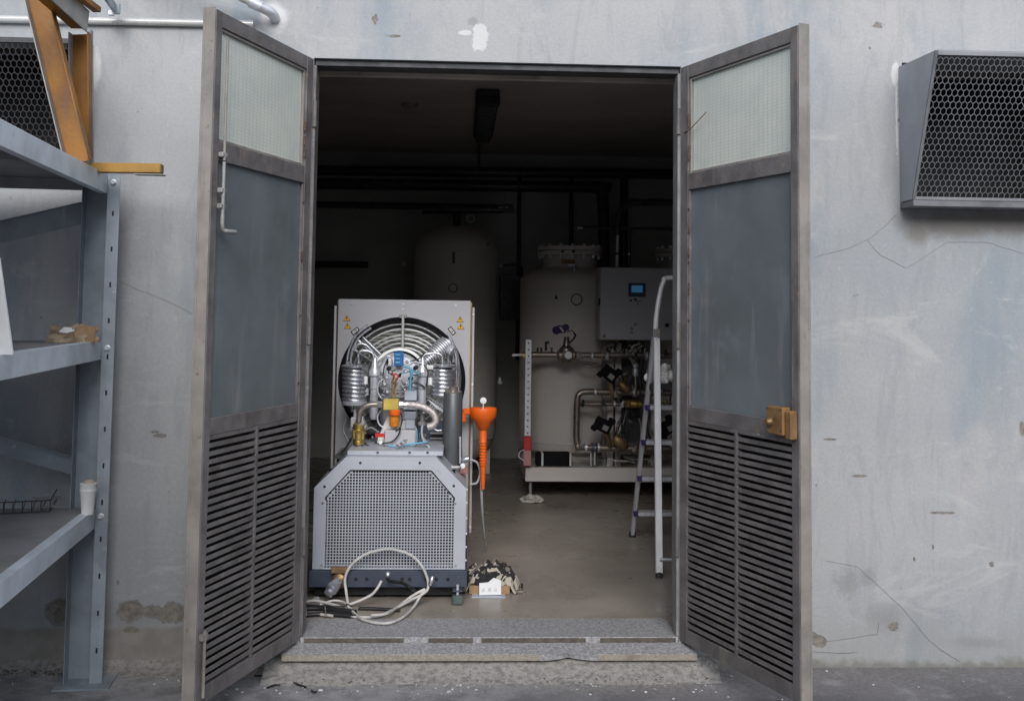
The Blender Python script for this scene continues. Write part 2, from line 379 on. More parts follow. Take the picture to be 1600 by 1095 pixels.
def smoothpath(pts, sub=6, closed=False):
    pts = [V(q) for q in pts]; out = []; K = len(pts)
    rngk = range(K) if closed else range(K - 1)
    for i in rngk:
        g = lambda j: pts[j % K] if closed else pts[min(max(j, 0), K - 1)]
        p0, p1, p2, p3 = g(i - 1), g(i), g(i + 1), g(i + 2)
        for k in range(sub):
            t = k / sub
            out.append(.5 * ((2 * p1) + (p2 - p0) * t + (2 * p0 - 5 * p1 + 4 * p2 - p3) * t * t + (3 * p1 - p0 - 3 * p2 + p3) * t ** 3))
    if not closed: out.append(pts[-1])
    return out
def circle(c, r, n, y): return [(c[0] + r * math.cos(2 * math.pi * k / n), y, c[1] + r * math.sin(2 * math.pi * k / n)) for k in range(n)]

# ================================================================== SETTING
W = 1.545
bmg = MB(); bmg.bb(-30, 30, -40, .2, -.3, 0); struct(bmg.build('ground', 'ground_m', smooth=False))
# facade: cells around the doorway and the two vent holes
fac = MB()
xs = [-9, -1.95, -.935, 0, W, 2.50, 3.70, 9]; zs = [-.3, .02, 1.93, 2.0, 2.49, 2.53, 6.2]
for i in range(len(xs) - 1):
    for j in range(len(zs) - 1):
        x0, x1, z0, z1 = xs[i], xs[i + 1], zs[j], zs[j + 1]
        if x0 == 0 and z0 < 2.45 : continue
        if (x0 in (-1.95, 2.50)) and zs[j] >= (1.93 if x0 > 0 else 2.0) and zs[j + 1] <= 2.53 : continue
        fac.bb(x0, x1, 0, .12, z0, z1)
bmesh.ops.remove_doubles(fac.bm, verts=fac.bm.verts, dist=1e-4)
# drop the doubled inner faces where cells touch
seen = {}
for f in list(fac.bm.faces):
    k = frozenset(v_.index for v_ in f.verts)
fac.bm.verts.index_update()
for f in list(fac.bm.faces): seen.setdefault(frozenset(v_.index for v_ in f.verts), []).append(f)
for k, fs in seen.items():
    if len(fs) > 1:
        for f in fs: fac.bm.faces.remove(f)
keep = list(fac.bm.faces)
facade = thing('building_wall', 'pale blue-grey plastered building wall with cracks, chips and stains around the double doorway', 'wall', (.77, 0, 0))
fac.build('plaster', 'facade_plaster', facade, smooth=False)
def crack(pts, wd=2.2):
    mb = MB(); P = [at(u, v_, 0) for u, v_ in pts]; Q = []
    for a, b_ in zip(P, P[1:]):
        for k in range(6): Q.append(a.lerp(b_, k / 6) + V((random.uniform(-1, 1), 0, random.uniform(-1, 1))) * .0022)
    Q.append(P[-1]); K = len(Q)
    t0 = [V((0, 0, 1))] * K
    vs = []
    for i, q in enumerate(Q):
        t = Q[min(i + 1, K - 1)] - Q[max(i - 1, 0)]; n_ = V((-t.z, 0, t.x)).normalized()
        ww = wd * .00030 * random.uniform(.5, 1.3) * (1 if 0 < i < K - 1 else .2)
        vs.append((mb.bm.verts.new(q + n_ * ww + V((0, -.0015, 0))), mb.bm.verts.new(q - n_ * ww + V((0, -.0015, 0))),
                   mb.bm.verts.new(q - n_ * ww + V((0, .001, 0))), mb.bm.verts.new(q + n_ * ww + V((0, .001, 0)))))
    for A, B in zip(vs, vs[1:]):
        for k in range(4): mb.face((A[k], A[(k + 1) % 4], B[(k + 1) % 4], B[k]))
    mb.build('crack', 'crack_m', facade, smooth=False)
crack([(1405, 330), (1385, 352), (1355, 375), (1325, 388), (1272, 402)])
crack([(1355, 375), (1375, 398), (1415, 419), (1440, 405), (1480, 378), (1540, 378), (1600, 397)], 1.5)
crack([(185, 440), (230, 458), (270, 475), (305, 492)], 1.6)
crack([(1290, 875), (1340, 885), (1370, 912), (1410, 950), (1435, 980)], 1.6)
crack([(1435, 980), (1452, 1000), (1472, 1016), (1490, 1027), (1500, 1033)], 4)
crack([(1272, 1018), (1300, 1019), (1340, 1019)], 4)
crack([(1272, 1005), (1330, 996), (1372, 990)], 1.8)
crack([(1372, 972), (1372, 990)], 2)

# room
rm = MB()
rm.bb(-2.2, 3.4, 5.2, 5.4, -.1, 3.2); struct(rm.build('back_wall', 'room_wall', smooth=False))
rm = MB(); rm.bb(-2.4, -2.2, .12, 5.4, -.1, 3.2); struct(rm.build('side_wall', 'room_wall', smooth=False))
rm = MB(); rm.bb(3.4, 3.6, .12, 5.4, -.1, 3.2); struct(rm.build('side_wall', 'room_wall', smooth=False))
rm = MB(); rm.bb(-2.2, 3.4, .12, 5.2, 2.85, 3.0); struct(rm.build('ceiling', 'ceiling_m', smooth=False))
rm = MB(); rm.bb(-2.2, 3.4, .265, 5.2, -.2, FL); rm.bb(-2.2, -.06, .12, .265, -.2, FL); rm.bb(W + .06, 3.4, .12, .265, -.2, FL)
struct(rm.build('floor', 'floor_in', smooth=False))
# lintel and door frame
ln = thing('door_lintel', 'dark steel door head with a beige strip along the top of the doorway', 'lintel', (.77, .15, 2.45))
q = MB(); q.bb(-.12, W + .12, .125, .30, 2.50, 2.847); q.build('lintel_beam', 'beam_beige', ln, smooth=False)
q = MB(); q.bb(.003, W - .003, .02, .12, 2.462, 2.487); q.build('head_rail', 'render_dark', ln, smooth=False, bevel=.002)
q = MB(); q.bb(-.10, W + .10, .275, .30, 2.475, 2.497); q.build('strip', 'beam_beige', ln, smooth=False, bevel=.002)
q = MB(); q.bb(.16, .17, .26, .27, 2.47, 2.49); q.bb(.93, .955, .262, .274, 2.476, 2.49); q.build('strip_clip', 'grey_steel', ln, smooth=False)
for s_, x0 in ((0, .0), (1, W)):
    fr = MB(); sg = -1 if s_ == 0 else 1
    fr.bb(x0 - sg * .012, x0, .004, .10, .124, 2.46)
    tag(fr.build('door_jamb', 'door_paint' if s_ == 0 else 'jamb_grey', smooth=False, bevel=.002), ('narrow pale steel door jamb behind the left door leaf' if s_ == 0 else 'narrow pale steel door jamb beside the right door leaf'), 'door jamb', 'door jambs')

# threshold: two granite slabs on rough mortar
st = thing('door_step', 'speckled granite door step with a chipped lower nosing on rough concrete', 'step', (.77, 0, 0))
mid = 1.12
def slabseg(x0, x1, r0, r1):
    mb = MB(); n_ = 30; rows = []
    for i in range(n_ + 1):
        x = x0 + (x1 - x0) * i / n_; d0 = x - x0; d1 = x1 - x
        e = 0
        if r0 and d0 < r0: e = (1 - d0 / r0) ** 2 * .022
        if r1 and d1 < r1: e = (1 - d1 / r1) ** 2 * .022
        j = random.uniform(-.001, .001)
        rows.append([mb.bm.verts.new(V(c_)) for c_ in ((x, -.092 + e * .5 + j, .087), (x, -.092 + e + j, .060 + e * .25), (x, .0, .060), (x, .0, .103))])
    for A, B in zip(rows, rows[1:]):
        for k in range(4): mb.face((A[k], A[(k + 1) % 4], B[(k + 1) % 4], B[k]))
    mb.face(rows[0]); mb.face(rows[-1])
    return mb
slabseg(-.055, 1.08, 0, .12).build('lower_slab', 'granite', st, smooth=False)
slabseg(1.0805, 1.60, .13, 0).build('lower_slab', 'granite', st, smooth=False)
q = MB(); q.bb(-.053, .97, -.0945, -.0925, .0615, .0835); q.build('nosing_face', 'granite_edge', st, smooth=False)
q = MB(); q.bb(1.20, 1.598, -.0945, -.0925, .0615, .0835); q.build('nosing_face', 'granite_edge', st, smooth=False)
q = MB(); q.bb(.002, W - .002, .001, .268, .06, .124); q.build('sill_slab', 'granite', st, smooth=False, bevel=.003)
q = MB(); 
for a_, b_ in ((.02, .42), (.52, .70), (.735, 1.16), (1.22, 1.53)): q.bb(a_, b_, -.004, .001, .106, .121)
q.build('rebate_strip', 'rebate', st, smooth=False)
# rough mortar bed under the nosing: uneven strip
mb = MB(); n_ = 180; rows = []
for i in range(n_ + 1):
    x = -.12 + 1.80 * i / n_; row = []
    for k, (yy, zz) in enumerate(((-.185, .0), (-.15, .012), (-.115, .028), (-.085, .045), (-.06, .06), (-.02, .063))):
        a = mnoise.noise(V((x * 13, yy * 30, 1))) * .014 + mnoise.noise(V((x * 60, yy * 60, 4))) * .006
        row.append(mb.bm.verts.new(V((x, yy + a * 1.4, max(zz + a * (0 if k == 0 else 1) * .8, -.004) if k < 5 else .0585))))
    rows.append(row)
for A, B in zip(rows, rows[1:]):
    for k in range(5): mb.face((A[k], A[k + 1], B[k + 1], B[k]))
mb.build('mortar_bed', 'rough_concrete', st)
# mortar fillet along the wall foot
def fillet(x0, x1, label):
    mb = MB(); n_ = int((x1 - x0) / .012); rows = []
    for i in range(n_ + 1):
        x = x0 + (x1 - x0) * i / n_; row = []
        for k, (yy, zz) in enumerate(((-.10, .0), (-.06, .006), (-.03, .014), (-.006, .030), (.0, .040))):
            a = mnoise.noise(V((x * 9, yy * 30, 7))) * .02 + mnoise.noise(V((x * 55, yy * 60, 4))) * .008
            row.append(mb.bm.verts.new(V((x, yy + (a if k < 4 else 0), zz + (a * .5 if 0 < k else -.002)))))
        rows.append(row)
    for A, B in zip(rows, rows[1:]):
        for k in range(4): mb.face((A[k], A[k + 1], B[k + 1], B[k]))
    o = mb.build('mortar_fillet', 'rough_concrete', facade)
    return o
fillet(-2.0, -.13, '')

# opposite building across the yard (what the yard's light comes over)
ob = thing('opposite_building', 'plain rendered building across the yard behind the viewer', 'building', (0, -13, 0))
q = MB(); q.bb(-22, 22, -16, -13, -.2, 5.6); q.build('wall', 'opposite', ob, smooth=False)
for i in range(-4, 5):
    q = MB(); q.bb(i * 4 - .7, i * 4 + .7, -12.99, -12.93, 1.2, 2.9); f_ = q.build('window', 'grey_steel', ob, smooth=False)
    q = MB(); q.bb(i * 4 - .62, i * 4 + .62, -12.93, -12.925, 1.28, 2.82); q.build('pane', 'window_dark', f_, smooth=False)

# ================================================================== DOOR LEAVES
TH, LW = .042, .77
Zt, Zb, Z1, Z2 = 2.485, .112, 1.959, 1.068
def leaf(side):
    if side == 'L': ang = math.atan2(-math.sin(1.2591), -math.cos(1.2591)); s = 1; hx = 0.; lab = 'left metal door leaf standing open, with a long bolt beside its wired glass pane'
    else: ang = math.atan2(-math.sin(1.207), math.cos(1.207)); s = -1; hx = W; lab = 'right metal door leaf standing open, with an orange brass rim lock'
    t = thing('metal_door', lab, 'door', (hx, 0, 0), ang, 'open leaves of the double door')
    d = lambda y: -s * y                                   # y = depth behind the visible face
    def bx(x0, x1, y0, y1, z0, z1, mb=None):
        mb = mb or MB(); a, b_ = sorted((d(y0), d(y1))); return mb.bb(x0, x1, a, b_, z0, z1)
    B = dict(local=True, smooth=False, bevel=.0018)
    bx(0, .056, 0, TH, Zb, Zt).build('stile', 'door_paint', t, **B)
    bx(LW - .044, LW - .003, 0, TH - .004, Zb, Zt).build('stile', 'door_paint', t, **B)
    mb = bx(LW - .0028, LW, .004, TH, Zb - .01, Zt + .008); bx(LW - .03, LW, TH + .0002, TH + .010, Zb - .01, Zt + .008, mb)
    mb.build('edge_strip', 'door_edge', t, **B)
    a0, a1 = .0563, LW - .0443
    bx(a0, a1, .001, TH - .004, Zt - .055, Zt).build('rail', 'door_paint', t, **B)
    bx(a0, a1, .001, TH - .004, Z1, Z1 + .068).build('rail', 'door_paint', t, **B)
    bx(a0, a1, .001, TH - .004, Z2 - .058, Z2).build('rail', 'door_paint', t, **B)
    bx(a0, a1, .001, TH - .004, Zb, Zb + .055).build('rail', 'door_paint', t, **B)
    # glazing bead and putty
    mb = MB()
    for (x0, x1, z0, z1) in ((a0, a0 + .012, Z1 + .068, Zt - .055), (a1 - .012, a1, Z1 + .068, Zt - .055), (a0 + .012, a1 - .012, Z1 + .0685, Z1 + .079), (a0 + .012, a1 - .012, Zt - .066, Zt - .0555)):
        bx(x0 + .0004, x1 - .0004, .008, .020, z0, z1, mb)
    mb.build('glazing_bead', 'door_edge', t, **B)
    bx(a0 + .004, a1 - .004, .020, .026, Z1 + .072, Zt - .059).build('glass_pane', 'wired_glass', t, local=True, smooth=False)
    bx(a0, a1, .016, .022, Z2 + .0005, Z1 - .0005).build('metal_panel', 'door_panel', t, local=True, smooth=False)
    mb = bx(a0, a0 + .008, .004, .0158, Z2 + .001, Z1 - .001); bx(a1 - .008, a1, .004, .0158, Z2 + .001, Z1 - .001, mb); mb.build('panel_bead', 'door_paint', t, **B)
    # louvres
    zA, zB = Zb + .0555, Z2 - .0585; n_ = 31; pit = (zB - zA) / n_; xm = (a0 + a1) / 2
    bx(xm - .009, xm + .009, .0, .036, zA, zB).build('mullion', 'door_paint', t, **B)
    bx(a0, a1, .0365, .039, zA, zB).build('louvre_backing', 'backing', t, local=True, smooth=False)
    prof = [(.0015, .0105), (.0015, .0255), (.004, .0262), (.034, .0035), (.034, .0005), (.0045, .0215), (.0045, .0105)]
    sl = None
    for (x0, x1) in ((a0, xm - .0092), (xm + .0092, a1)):
        for k in range(n_):
            if sl is None:
                mb = MB(); mb.prism([(-(x1 - x0) / 2, d(y), z) for y, z in prof], (x1 - x0, 0, 0))
                sl = mb.build('slat', 'door_paint', t, local=True, smooth=False, recenter=False); o = sl
            else: o = sl.copy(); COL.objects.link(o)
            o.location = ((x0 + x1) / 2, random.uniform(-.0006, .0006), zA + pit * k + .0015 + random.uniform(-.0008, .0008))
            o.rotation_euler = (random.uniform(-.05, .05), random.uniform(-.0045, .0045), 0)
    # hinges
    for z in (.45, 1.3, 2.2):
        q = MB(); q.lathe((-.004, d(-.008), z), (0, 0, 1), [(.009, 0), (.009, .11)], 12); q.build('hinge', 'door_paint', t, local=True)
    if side == 'L':
        y = d(-.016); x = LW - .055
        q = MB(); q.tube([(x, y, 1.955), (x, y, 1.77)], .0065, 10); q.tube(smoothpath([(x, y, 1.77), (x, y, 1.735), (x - .008, y, 1.718), (x - .02, y + d(-.01), 1.714), (x - .055, y + d(-.02), 1.714)], 5), .0075, 10)
        bt = q.build('bolt', 'grey_steel', t, local=True); q = MB(); q.tube([(x, y, Zt - .09), (x, y, 1.96)], .005, 8); q.build('bolt', 'door_edge', t, local=True)
        for z in (1.98, 1.855, 1.80):
            q = MB(); q.box((x, d(-.010), z), (.034, .02, .018)); q.build('bolt_keeper', 'grey_steel', t, local=True, smooth=False, bevel=.003)
        q = MB(); q.tube([(LW - .03, d(-.012), .14), (LW - .03, d(-.012), .36)], .0055, 8); q.box((LW - .03, d(-.008), .34), (.03, .016, .02)); q.build('bolt', 'door_edge', t, local=True)
        q = MB(); 
        for z, x_ in ((2.19, .07), (2.13, .071), (2.08, .069), (1.66, .07)): q.box((x_, d(-.002), z), (.010, .008, .04))
        q.build('weld_scar', 'rust', t, local=True, smooth=False, bevel=.003)
    else:
        q = MB(); a, b_ = sorted((d(-.036), d(0))); q.bb(.628, .724, a, b_, 1.022, 1.122); lk = q.build('rim_lock', 'brass_lock', t, local=True, smooth=False, bevel=.005)
        q = MB(); a, b_ = sorted((d(-.030), d(0))); q.bb(.7265, .760, a, b_, 1.012, 1.112); q.build('lock_keeper', 'brass_lock', t, local=True, smooth=False, bevel=.004)
        q = MB(); q.lathe((.655, d(-.036), 1.066), (0, -1, 0), [(.014, 0), (.014, .010), (.010, .016), (.010, .024)], 16); q.build('lock_cylinder', 'old_brass', t, local=True)
        for x_, z_ in ((.636, 1.114), (.68, 1.08), (.712, 1.04), (.636, 1.03), (.712, 1.114)):
            q = MB(); q.lathe((x_, d(-.036), z_), (0, -1, 0), [(.004, 0), (.003, .003)], 8); q.build('screw', 'dark_rubber', t, local=True)
        q = MB(); q.lathe((.535, d(0), 1.005), (0, -1, 0), [(.006, 0), (.005, .004)], 8); q.build('screw', 'chrome', t, local=True)
        q = MB(); q.tube([(.03, d(-.003), 2.205), (.075, d(-.006), 2.206), (.20, d(-.005), 2.262)], .0022, 6); q.build('wire', 'old_brass', t, local=True)
        q = MB()
        for z, x_ in ((2.26, .066), (2.24, .064), (2.13, .067), (2.10, .066), (1.80, .07), (1.70, .068), (1.55, .069)): q.box((x_, d(-.002), z), (.008, .006, .03 + .02 * random.random()))
        q.build('weld_scar', 'rust', t, local=True, smooth=False, bevel=.002)
    return t
leaf('L'); leaf('R')

# ================================================================== VENT HOODS
def vent(x0, x1, z0, z1, yt, yb, zt, flat, label):
    """sloped hood: mesh front leaning out at the top"""
    t = thing('vent_hood', label, 'vent', ((x0 + x1) / 2, 0, z0), 0, 'expanded metal vent hoods on the wall')
    y0 = -.004
    for xx, sg in ((x0, 1), (x1, -1)):
        q = MB(); q.prism([(xx, y0, z0), (xx, -yb, z0 - .002), (xx, -yt, zt), (xx, y0, z1)], (sg * .004, 0, 0)); q.build('side_panel', 'vent_paint', t, smooth=False)
    q = MB(); q.prism([(x0 + .0042, y0, z1 - .003), (x0 + .0042, -yt, zt - .003), (x0 + .0042, -yt, zt), (x0 + .0042, y0, z1)], (x1 - x0 - .0084, 0, 0)); q.build('top_panel', 'vent_paint', t, smooth=False)
    q = MB(); q.bb(x0 - .0, x1, -yb - .012, -.004, z0 - .030, z0 - .006); q.bb(x0 + .004, x1 - .004, -yb - .004, -.004, z0 - .0058, z0 - .001); q.build('bottom_tray', 'vent_dark', t, smooth=False, bevel=.002)
    # dark duct behind
    q = MB(); q.bb(x0 + .03, x1 - .03, .13, .55, z0 + .02, z1 - .02)
    for f in list(q.bm.faces):
        if f.calc_center_median().y < .131: q.bm.faces.remove(f)
    q.build('duct', 'black', t, smooth=False)
    q = MB(); q.bb(x0 + .02, x1 - .02, .15, .155, z0 + .02, z1); 
    # frame of the mesh
    e = .010
    A, Bp = V((0, -yb, z0)), V((0, -yt, zt)); sl = (Bp - A); Ls = sl.length; sd = sl.normalized(); nn = V((0, -sd.z, sd.y))
    def pt(x, s_, o=0.): return V((x, 0, 0)) + A + sd * s_ + nn * o
    q = MB()
    for xx in (x0 + .006, x1 - .006): q.beam(pt(xx, 0), pt(xx, Ls), .006, .012, (1, 0, 0))
    q.beam(pt(x0 + .012, .005), pt(x1 - .012, .005), .006, .012); q.beam(pt(x0 + .012, Ls - .008), pt(x1 - .012, Ls - .008), .006, .02)
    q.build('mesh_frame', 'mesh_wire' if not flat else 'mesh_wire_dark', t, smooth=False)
    # expanded metal: staggered long hexagons
    cw, ch = .0232, .0500; rows = int(Ls / (ch / 2)); cols = int((x1 - x0) / cw); q = MB()
    def strand(a, b_, w_=.0014):
        dv = (b_ - a).normalized(); s_ = dv.cross(nn) * w_; n2 = nn * .0012
        vs = [q.bm.verts.new(c_) for c_ in (a - s_ + n2, a + s_ + n2, b_ + s_ + n2, b_ - s_ + n2, a - s_ - n2, a + s_ - n2, b_ + s_ - n2, b_ - s_ - n2)]
        for f in ((0, 1, 2, 3), (4, 7, 6, 5), (0, 3, 7, 4), (1, 5, 6, 2)): q.face([vs[k] for k in f])
    hv = ch * .30; hd = (ch / 2 - hv)                      # vertical strand, diagonal rise
    for r_ in range(rows):
        zc = r_ * ch / 2 + .012
        for c_ in range(cols):
            xc = x0 + .014 + c_ * cw + (cw / 2 if r_ % 2 else 0)
            if xc + cw / 2 > x1 - .01 or zc + ch / 2 > Ls - .004: continue
            jx = lambda: random.uniform(-.0006, .0006)
            a = pt(xc + jx(), zc); b_ = pt(xc + jx(), zc + hv)
            strand(a, b_)
            top = zc + ch / 2
            strand(b_, pt(xc - cw / 2, top)); strand(b_, pt(xc + cw / 2, top))
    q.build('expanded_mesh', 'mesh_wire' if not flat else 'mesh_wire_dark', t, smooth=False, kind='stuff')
    return t
vent(2.485, 3.72, 1.93, 2.51, .355, .125, 2.497, 0, 'grey sheet metal vent hood with honeycomb mesh, on the wall right of the doors')
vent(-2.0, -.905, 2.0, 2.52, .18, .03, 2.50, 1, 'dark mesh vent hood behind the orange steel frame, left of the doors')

# conduit pipes on the wall
q = MB(); q.tube([(-3.2, -.016, 2.606), (-.25, -.016, 2.622)], .015, 12); tag(q.build('conduit_pipe', 'pipe_white'), 'long thin grey conduit running level along the wall above the rack', 'pipe')
ep = thing('elbow_pipe', 'bent galvanised pipe entering the wall above the left door leaf', 'pipe', (-.178, 0, 2.642))
e0 = V((-.165, -.0, 2.655)); 
q = MB(); q.tube(smoothpath([e0 + V((0, .01, -.004)), e0 + V((0, -.035, 0)), e0 + V((-.012, -.066, .008)), e0 + V((-.05, -.09, .022))], 5), .0215, 14); q.build('elbow', 'alu', ep)
q = MB(); q.tube([e0 + V((-.045, -.088, .020)), e0 + V((-.085, -.102, .036))], .0235, 14); q.build('collar', 'alu', ep)
q = MB(); q.tube([e0 + V((-.07, -.098, .031)), e0 + V((-.62, -.30, .25))], .0175, 12); q.build('tube', 'pipe_white', ep)
br = thing('wall_bracket', 'small blue-grey steel bracket at the top edge above the conduit', 'bracket', tuple(at(172, 10, -.1)))
q = MB(); q.beam(at(150, -30, -.5), at(178, 12, -.1), .012, .04); q.box(at(178, 14, -.09), (.05, .012, .045)); q.build('arm', 'galv', br, smooth=False, bevel=.002)
q = MB(); q.box(at(174, 21, -.1), (.022, .02, .02)); q.build('foot', 'white', br, smooth=False, bevel=.002)

# ================================================================== STORAGE RACK
ra = 5.6
ca, sa = math.cos(R(ra)), math.sin(R(ra))
A_ = V((sa, -ca, 0)); Bv = V((-ca, -sa, 0))                  # towards the viewer / to the left
P0 = V((-.768, -.18, 0))
rack = thing('storage_rack', 'galvanised steel storage rack with three shelves at the left of the doors', 'rack', (P0.x, P0.y, 0))
def rp(a, b_, z): return P0 + A_ * a + Bv * b_ + V((0, 0, z))
SH = [1.961, 1.312, .665]
rotr = Matrix((Bv, A_, V((0, 0, 1)))).transposed()
def rbox(mb, a0, a1, b0, b1, z0, z1): return mb.box(rp((a0 + a1) / 2, (b0 + b1) / 2, (z0 + z1) / 2), (abs(b1 - b0), abs(a1 - a0), abs(z1 - z0)), rotr)
def upright(a, b_, sgn):
    mb = MB()
    # lip facing the viewer, web set back, return between them
    rbox(mb, a - .003, a, b_ - .048 * sgn, b_, .0, 1.975); rbox(mb, a - .062, a - .0032, b_ - .003 * sgn, b_, 0, 1.975)
    rbox(mb, a - .0655, a - .0625, b_ - .003 * sgn, b_ + .095 * sgn, 0, 1.975); rbox(mb, a - .062, a, b_ + .092 * sgn, b_ + .095 * sgn, 0, 1.975)
    o = mb.build('upright', 'galv', rack, smooth=False, bevel=.0008)
    for z in [.13 + .14 * k_ for k_ in range(13) if min(abs(.13 + .14 * k_ - zz + .028) for zz in SH) > .03]:
        q = MB(); q.box(rp(a + .0004, b_ - .024 * sgn, z), (.007, .001, .020), rotr); q.build('slot', 'black', o, smooth=False)
    for z in SH:
        q = MB(); c0 = rp(a, b_ - .022 * sgn, z - .028); q.lathe(c0, A_, [(.013, 0), (.013, .002), (.009, .003), (.009, .011)], 6); q.build('bolt', 'alu', o)
    q = MB(); rbox(q, a - .10, a + .06, b_ - .085 * sgn, b_ + .12 * sgn, .001, .008); q.build('base_plate', 'galv', o, smooth=False)
    return o
upright(0, 0, 1); upright(0, 1.10, -1); upright(2.75, 0, 1); upright(2.75, 1.10, -1)
for z in SH:
    for b_, sg in ((0, 1), (1.10, -1)):
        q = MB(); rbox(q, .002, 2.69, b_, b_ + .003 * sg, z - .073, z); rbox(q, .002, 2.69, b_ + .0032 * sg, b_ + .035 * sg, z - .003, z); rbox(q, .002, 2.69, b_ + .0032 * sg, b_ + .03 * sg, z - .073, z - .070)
        q.build('shelf_beam', 'galv_beam_skylit', rack, smooth=False, bevel=.0006)
    for k in range(3):
        q = MB(); rbox(q, -.055 + k * .91 + .002, .853 + k * .91, .0355, 1.06, z - .012, z - .0035); rbox(q, -.055 + k * .91 + .002, -.055 + k * .91 + .005, .0355, 1.06, z - .058, z - .0122); rbox(q, .853 + k * .91 - .003, .853 + k * .91, .0355, 1.06, z - .058, z - .0122)
        q.build('shelf_deck', 'deck', rack, smooth=False, bevel=.001)
# end frame bracing (parallel to the wall)
def brace(b0, z0, b1, z1, wd=.07):
    q = MB(); a_ = -.085; P = [rp(a_, b0, z0 - wd / 2), rp(a_, b1, z1 - wd / 2), rp(a_, b1, z1 + wd / 2), rp(a_, b0, z0 + wd / 2)]
    q.prism(P, -A_ * .003); P2 = [rp(a_, b0, z0 + wd / 2), rp(a_, b1, z1 + wd / 2), rp(a_, b1, z1 + wd / 2 + .003), rp(a_, b0, z0 + wd / 2 + .003)]
    q.prism(P2, A_ * .02); q.build('brace', 'galv', rack, smooth=False)
brace(.05, 1.83, 1.05, 1.56, .085); brace(.05, .80, 1.05, 1.10)
# debris at rack foot
cb = MB(); 
# orange steel frame standing on the top shelf
of = thing('steel_frame', 'orange painted steel channel frame standing on the top shelf of the rack', 'frame', tuple(at(120, 250, -.45)))
def channel(a, b_, wd, dp, parent, mat, name, ref):
    a, b_ = V(a), V(b_); x = (b_ - a).normalized(); side = V(ref).cross(x).normalized(); n_ = side.cross(x).normalized()
    if n_.y > 0: n_ = -n_
    q = MB(); q.beam(a - n_ * dp / 2 * 0, b_ - n_ * dp / 2 * 0, wd, .004, side.cross(x))
    o = q.build(name, mat, parent, smooth=False)
    return o
# slanted leg: web + two flanges turned towards the viewer
def cleg(u0, v0, u1, v1, wpx, y, dp, name='leg', mats=('orange_paint', 'grey_steel')):
    a, b_ = at(u0, v0, y), at(u1, v1, y); x = (b_ - a).normalized(); s_ = V((0, 1, 0)).cross(x).normalized(); hw = px(wpx, y) / 2
    q = MB(); q.beam(a + V((0, dp, 0)), b_ + V((0, dp, 0)), 2 * hw, .005, (0, 1, 0)); o = q.build(name, mats[0], of, smooth=False)
    for sg in (-1, 1):
        q = MB(); q.beam(a + s_ * sg * (hw + .002) + V((0, dp / 2, 0)), b_ + s_ * sg * (hw + .002) + V((0, dp / 2, 0)), .004, dp, (0, 1, 0)); q.build('flange', mats[1 if sg > 0 else 0], o, smooth=False)
    return o
cleg(52, -20, 119, 252, 34, -.55, .04)
cleg(122, 50, 124, 246, 27, -.40, .04)
q = MB(); q.beam(at(20, -75, -.95), at(137, 34, -.40), .006, .085); q.build('top_beam', 'grey_steel', of, smooth=False, bevel=.001)
q = MB(); q.beam(at(20, -45, -.93), at(122, 44, -.36), .05, .006); q.build('top_beam_flange', 'orange_paint', of, smooth=False)
q = MB(); q.beam(at(100, -24, -.62), at(152, 16, -.38), .03, .02); q.build('top_rail', 'orange_paint', of, smooth=False)
q = MB(); q.beam(at(142, 48, -.33), at(144, 260, -.33), .010, .02, (0, 1, 0)); q.build('back_post', 'galv', of, smooth=False)
q = MB(); q.beam(at(88, 40, -.38), at(104, 235, -.38), .012, .03, (0, 1, 0)); q.build('brace', 'grey_steel', of, smooth=False)
q = MB(); q.box(at(87, 53, -.40), (.02, .02, .035)); q.build('nut', 'galv', of, smooth=False, bevel=.002)
# yellow bar sticking out
yb = thing('yellow_bar', 'yellow square steel tube sticking out over the top shelf edge', 'bar', tuple(at(190, 263, -.33)))
a, b_ = at(95, 262, -.33), at(253, 264, -.33)
q = MB(); q.beam(a, b_, .045, .036); q.build('tube', 'yellow_paint', yb, smooth=False, bevel=.002)
q = MB(); q.beam(b_ + V((.0003, 0, 0)), b_ + V((.002, 0, 0)), .036, .027); q.build('tube_opening', 'old_brass', yb, smooth=False)
q = MB(); q.beam(at(212, 273, -.33), at(257, 274, -.33), .05, .003); q.build('bottom_flange', 'grey_steel', yb, smooth=False)

# things on the shelves
def crumple(name, mat, c0, size, seed, label, cat, amp=.35, parent=None, sub=3, flat=None):
    bm = bmesh.new(); bmesh.ops.create_icosphere(bm, subdivisions=sub, radius=.5)
    for v_ in bm.verts:
        n_ = mnoise.noise(v_.co * 3.2 + V((seed, 0, 0))) * amp + abs(mnoise.noise(v_.co * 7 + V((0, seed, 0)))) * amp * .5
        v_.co *= 1 + n_
        v_.co.z = max(v_.co.z, -.32)
        v_.co = V((v_.co.x * size[0], v_.co.y * size[1], (v_.co.z + .32) * size[2])) + V(c0)
    mb = MB(); mb.bm.free(); mb.bm = bm
    o = mb.build(name, mat, parent, smooth=False)
    if cat: tag(o, label, cat)
    return o
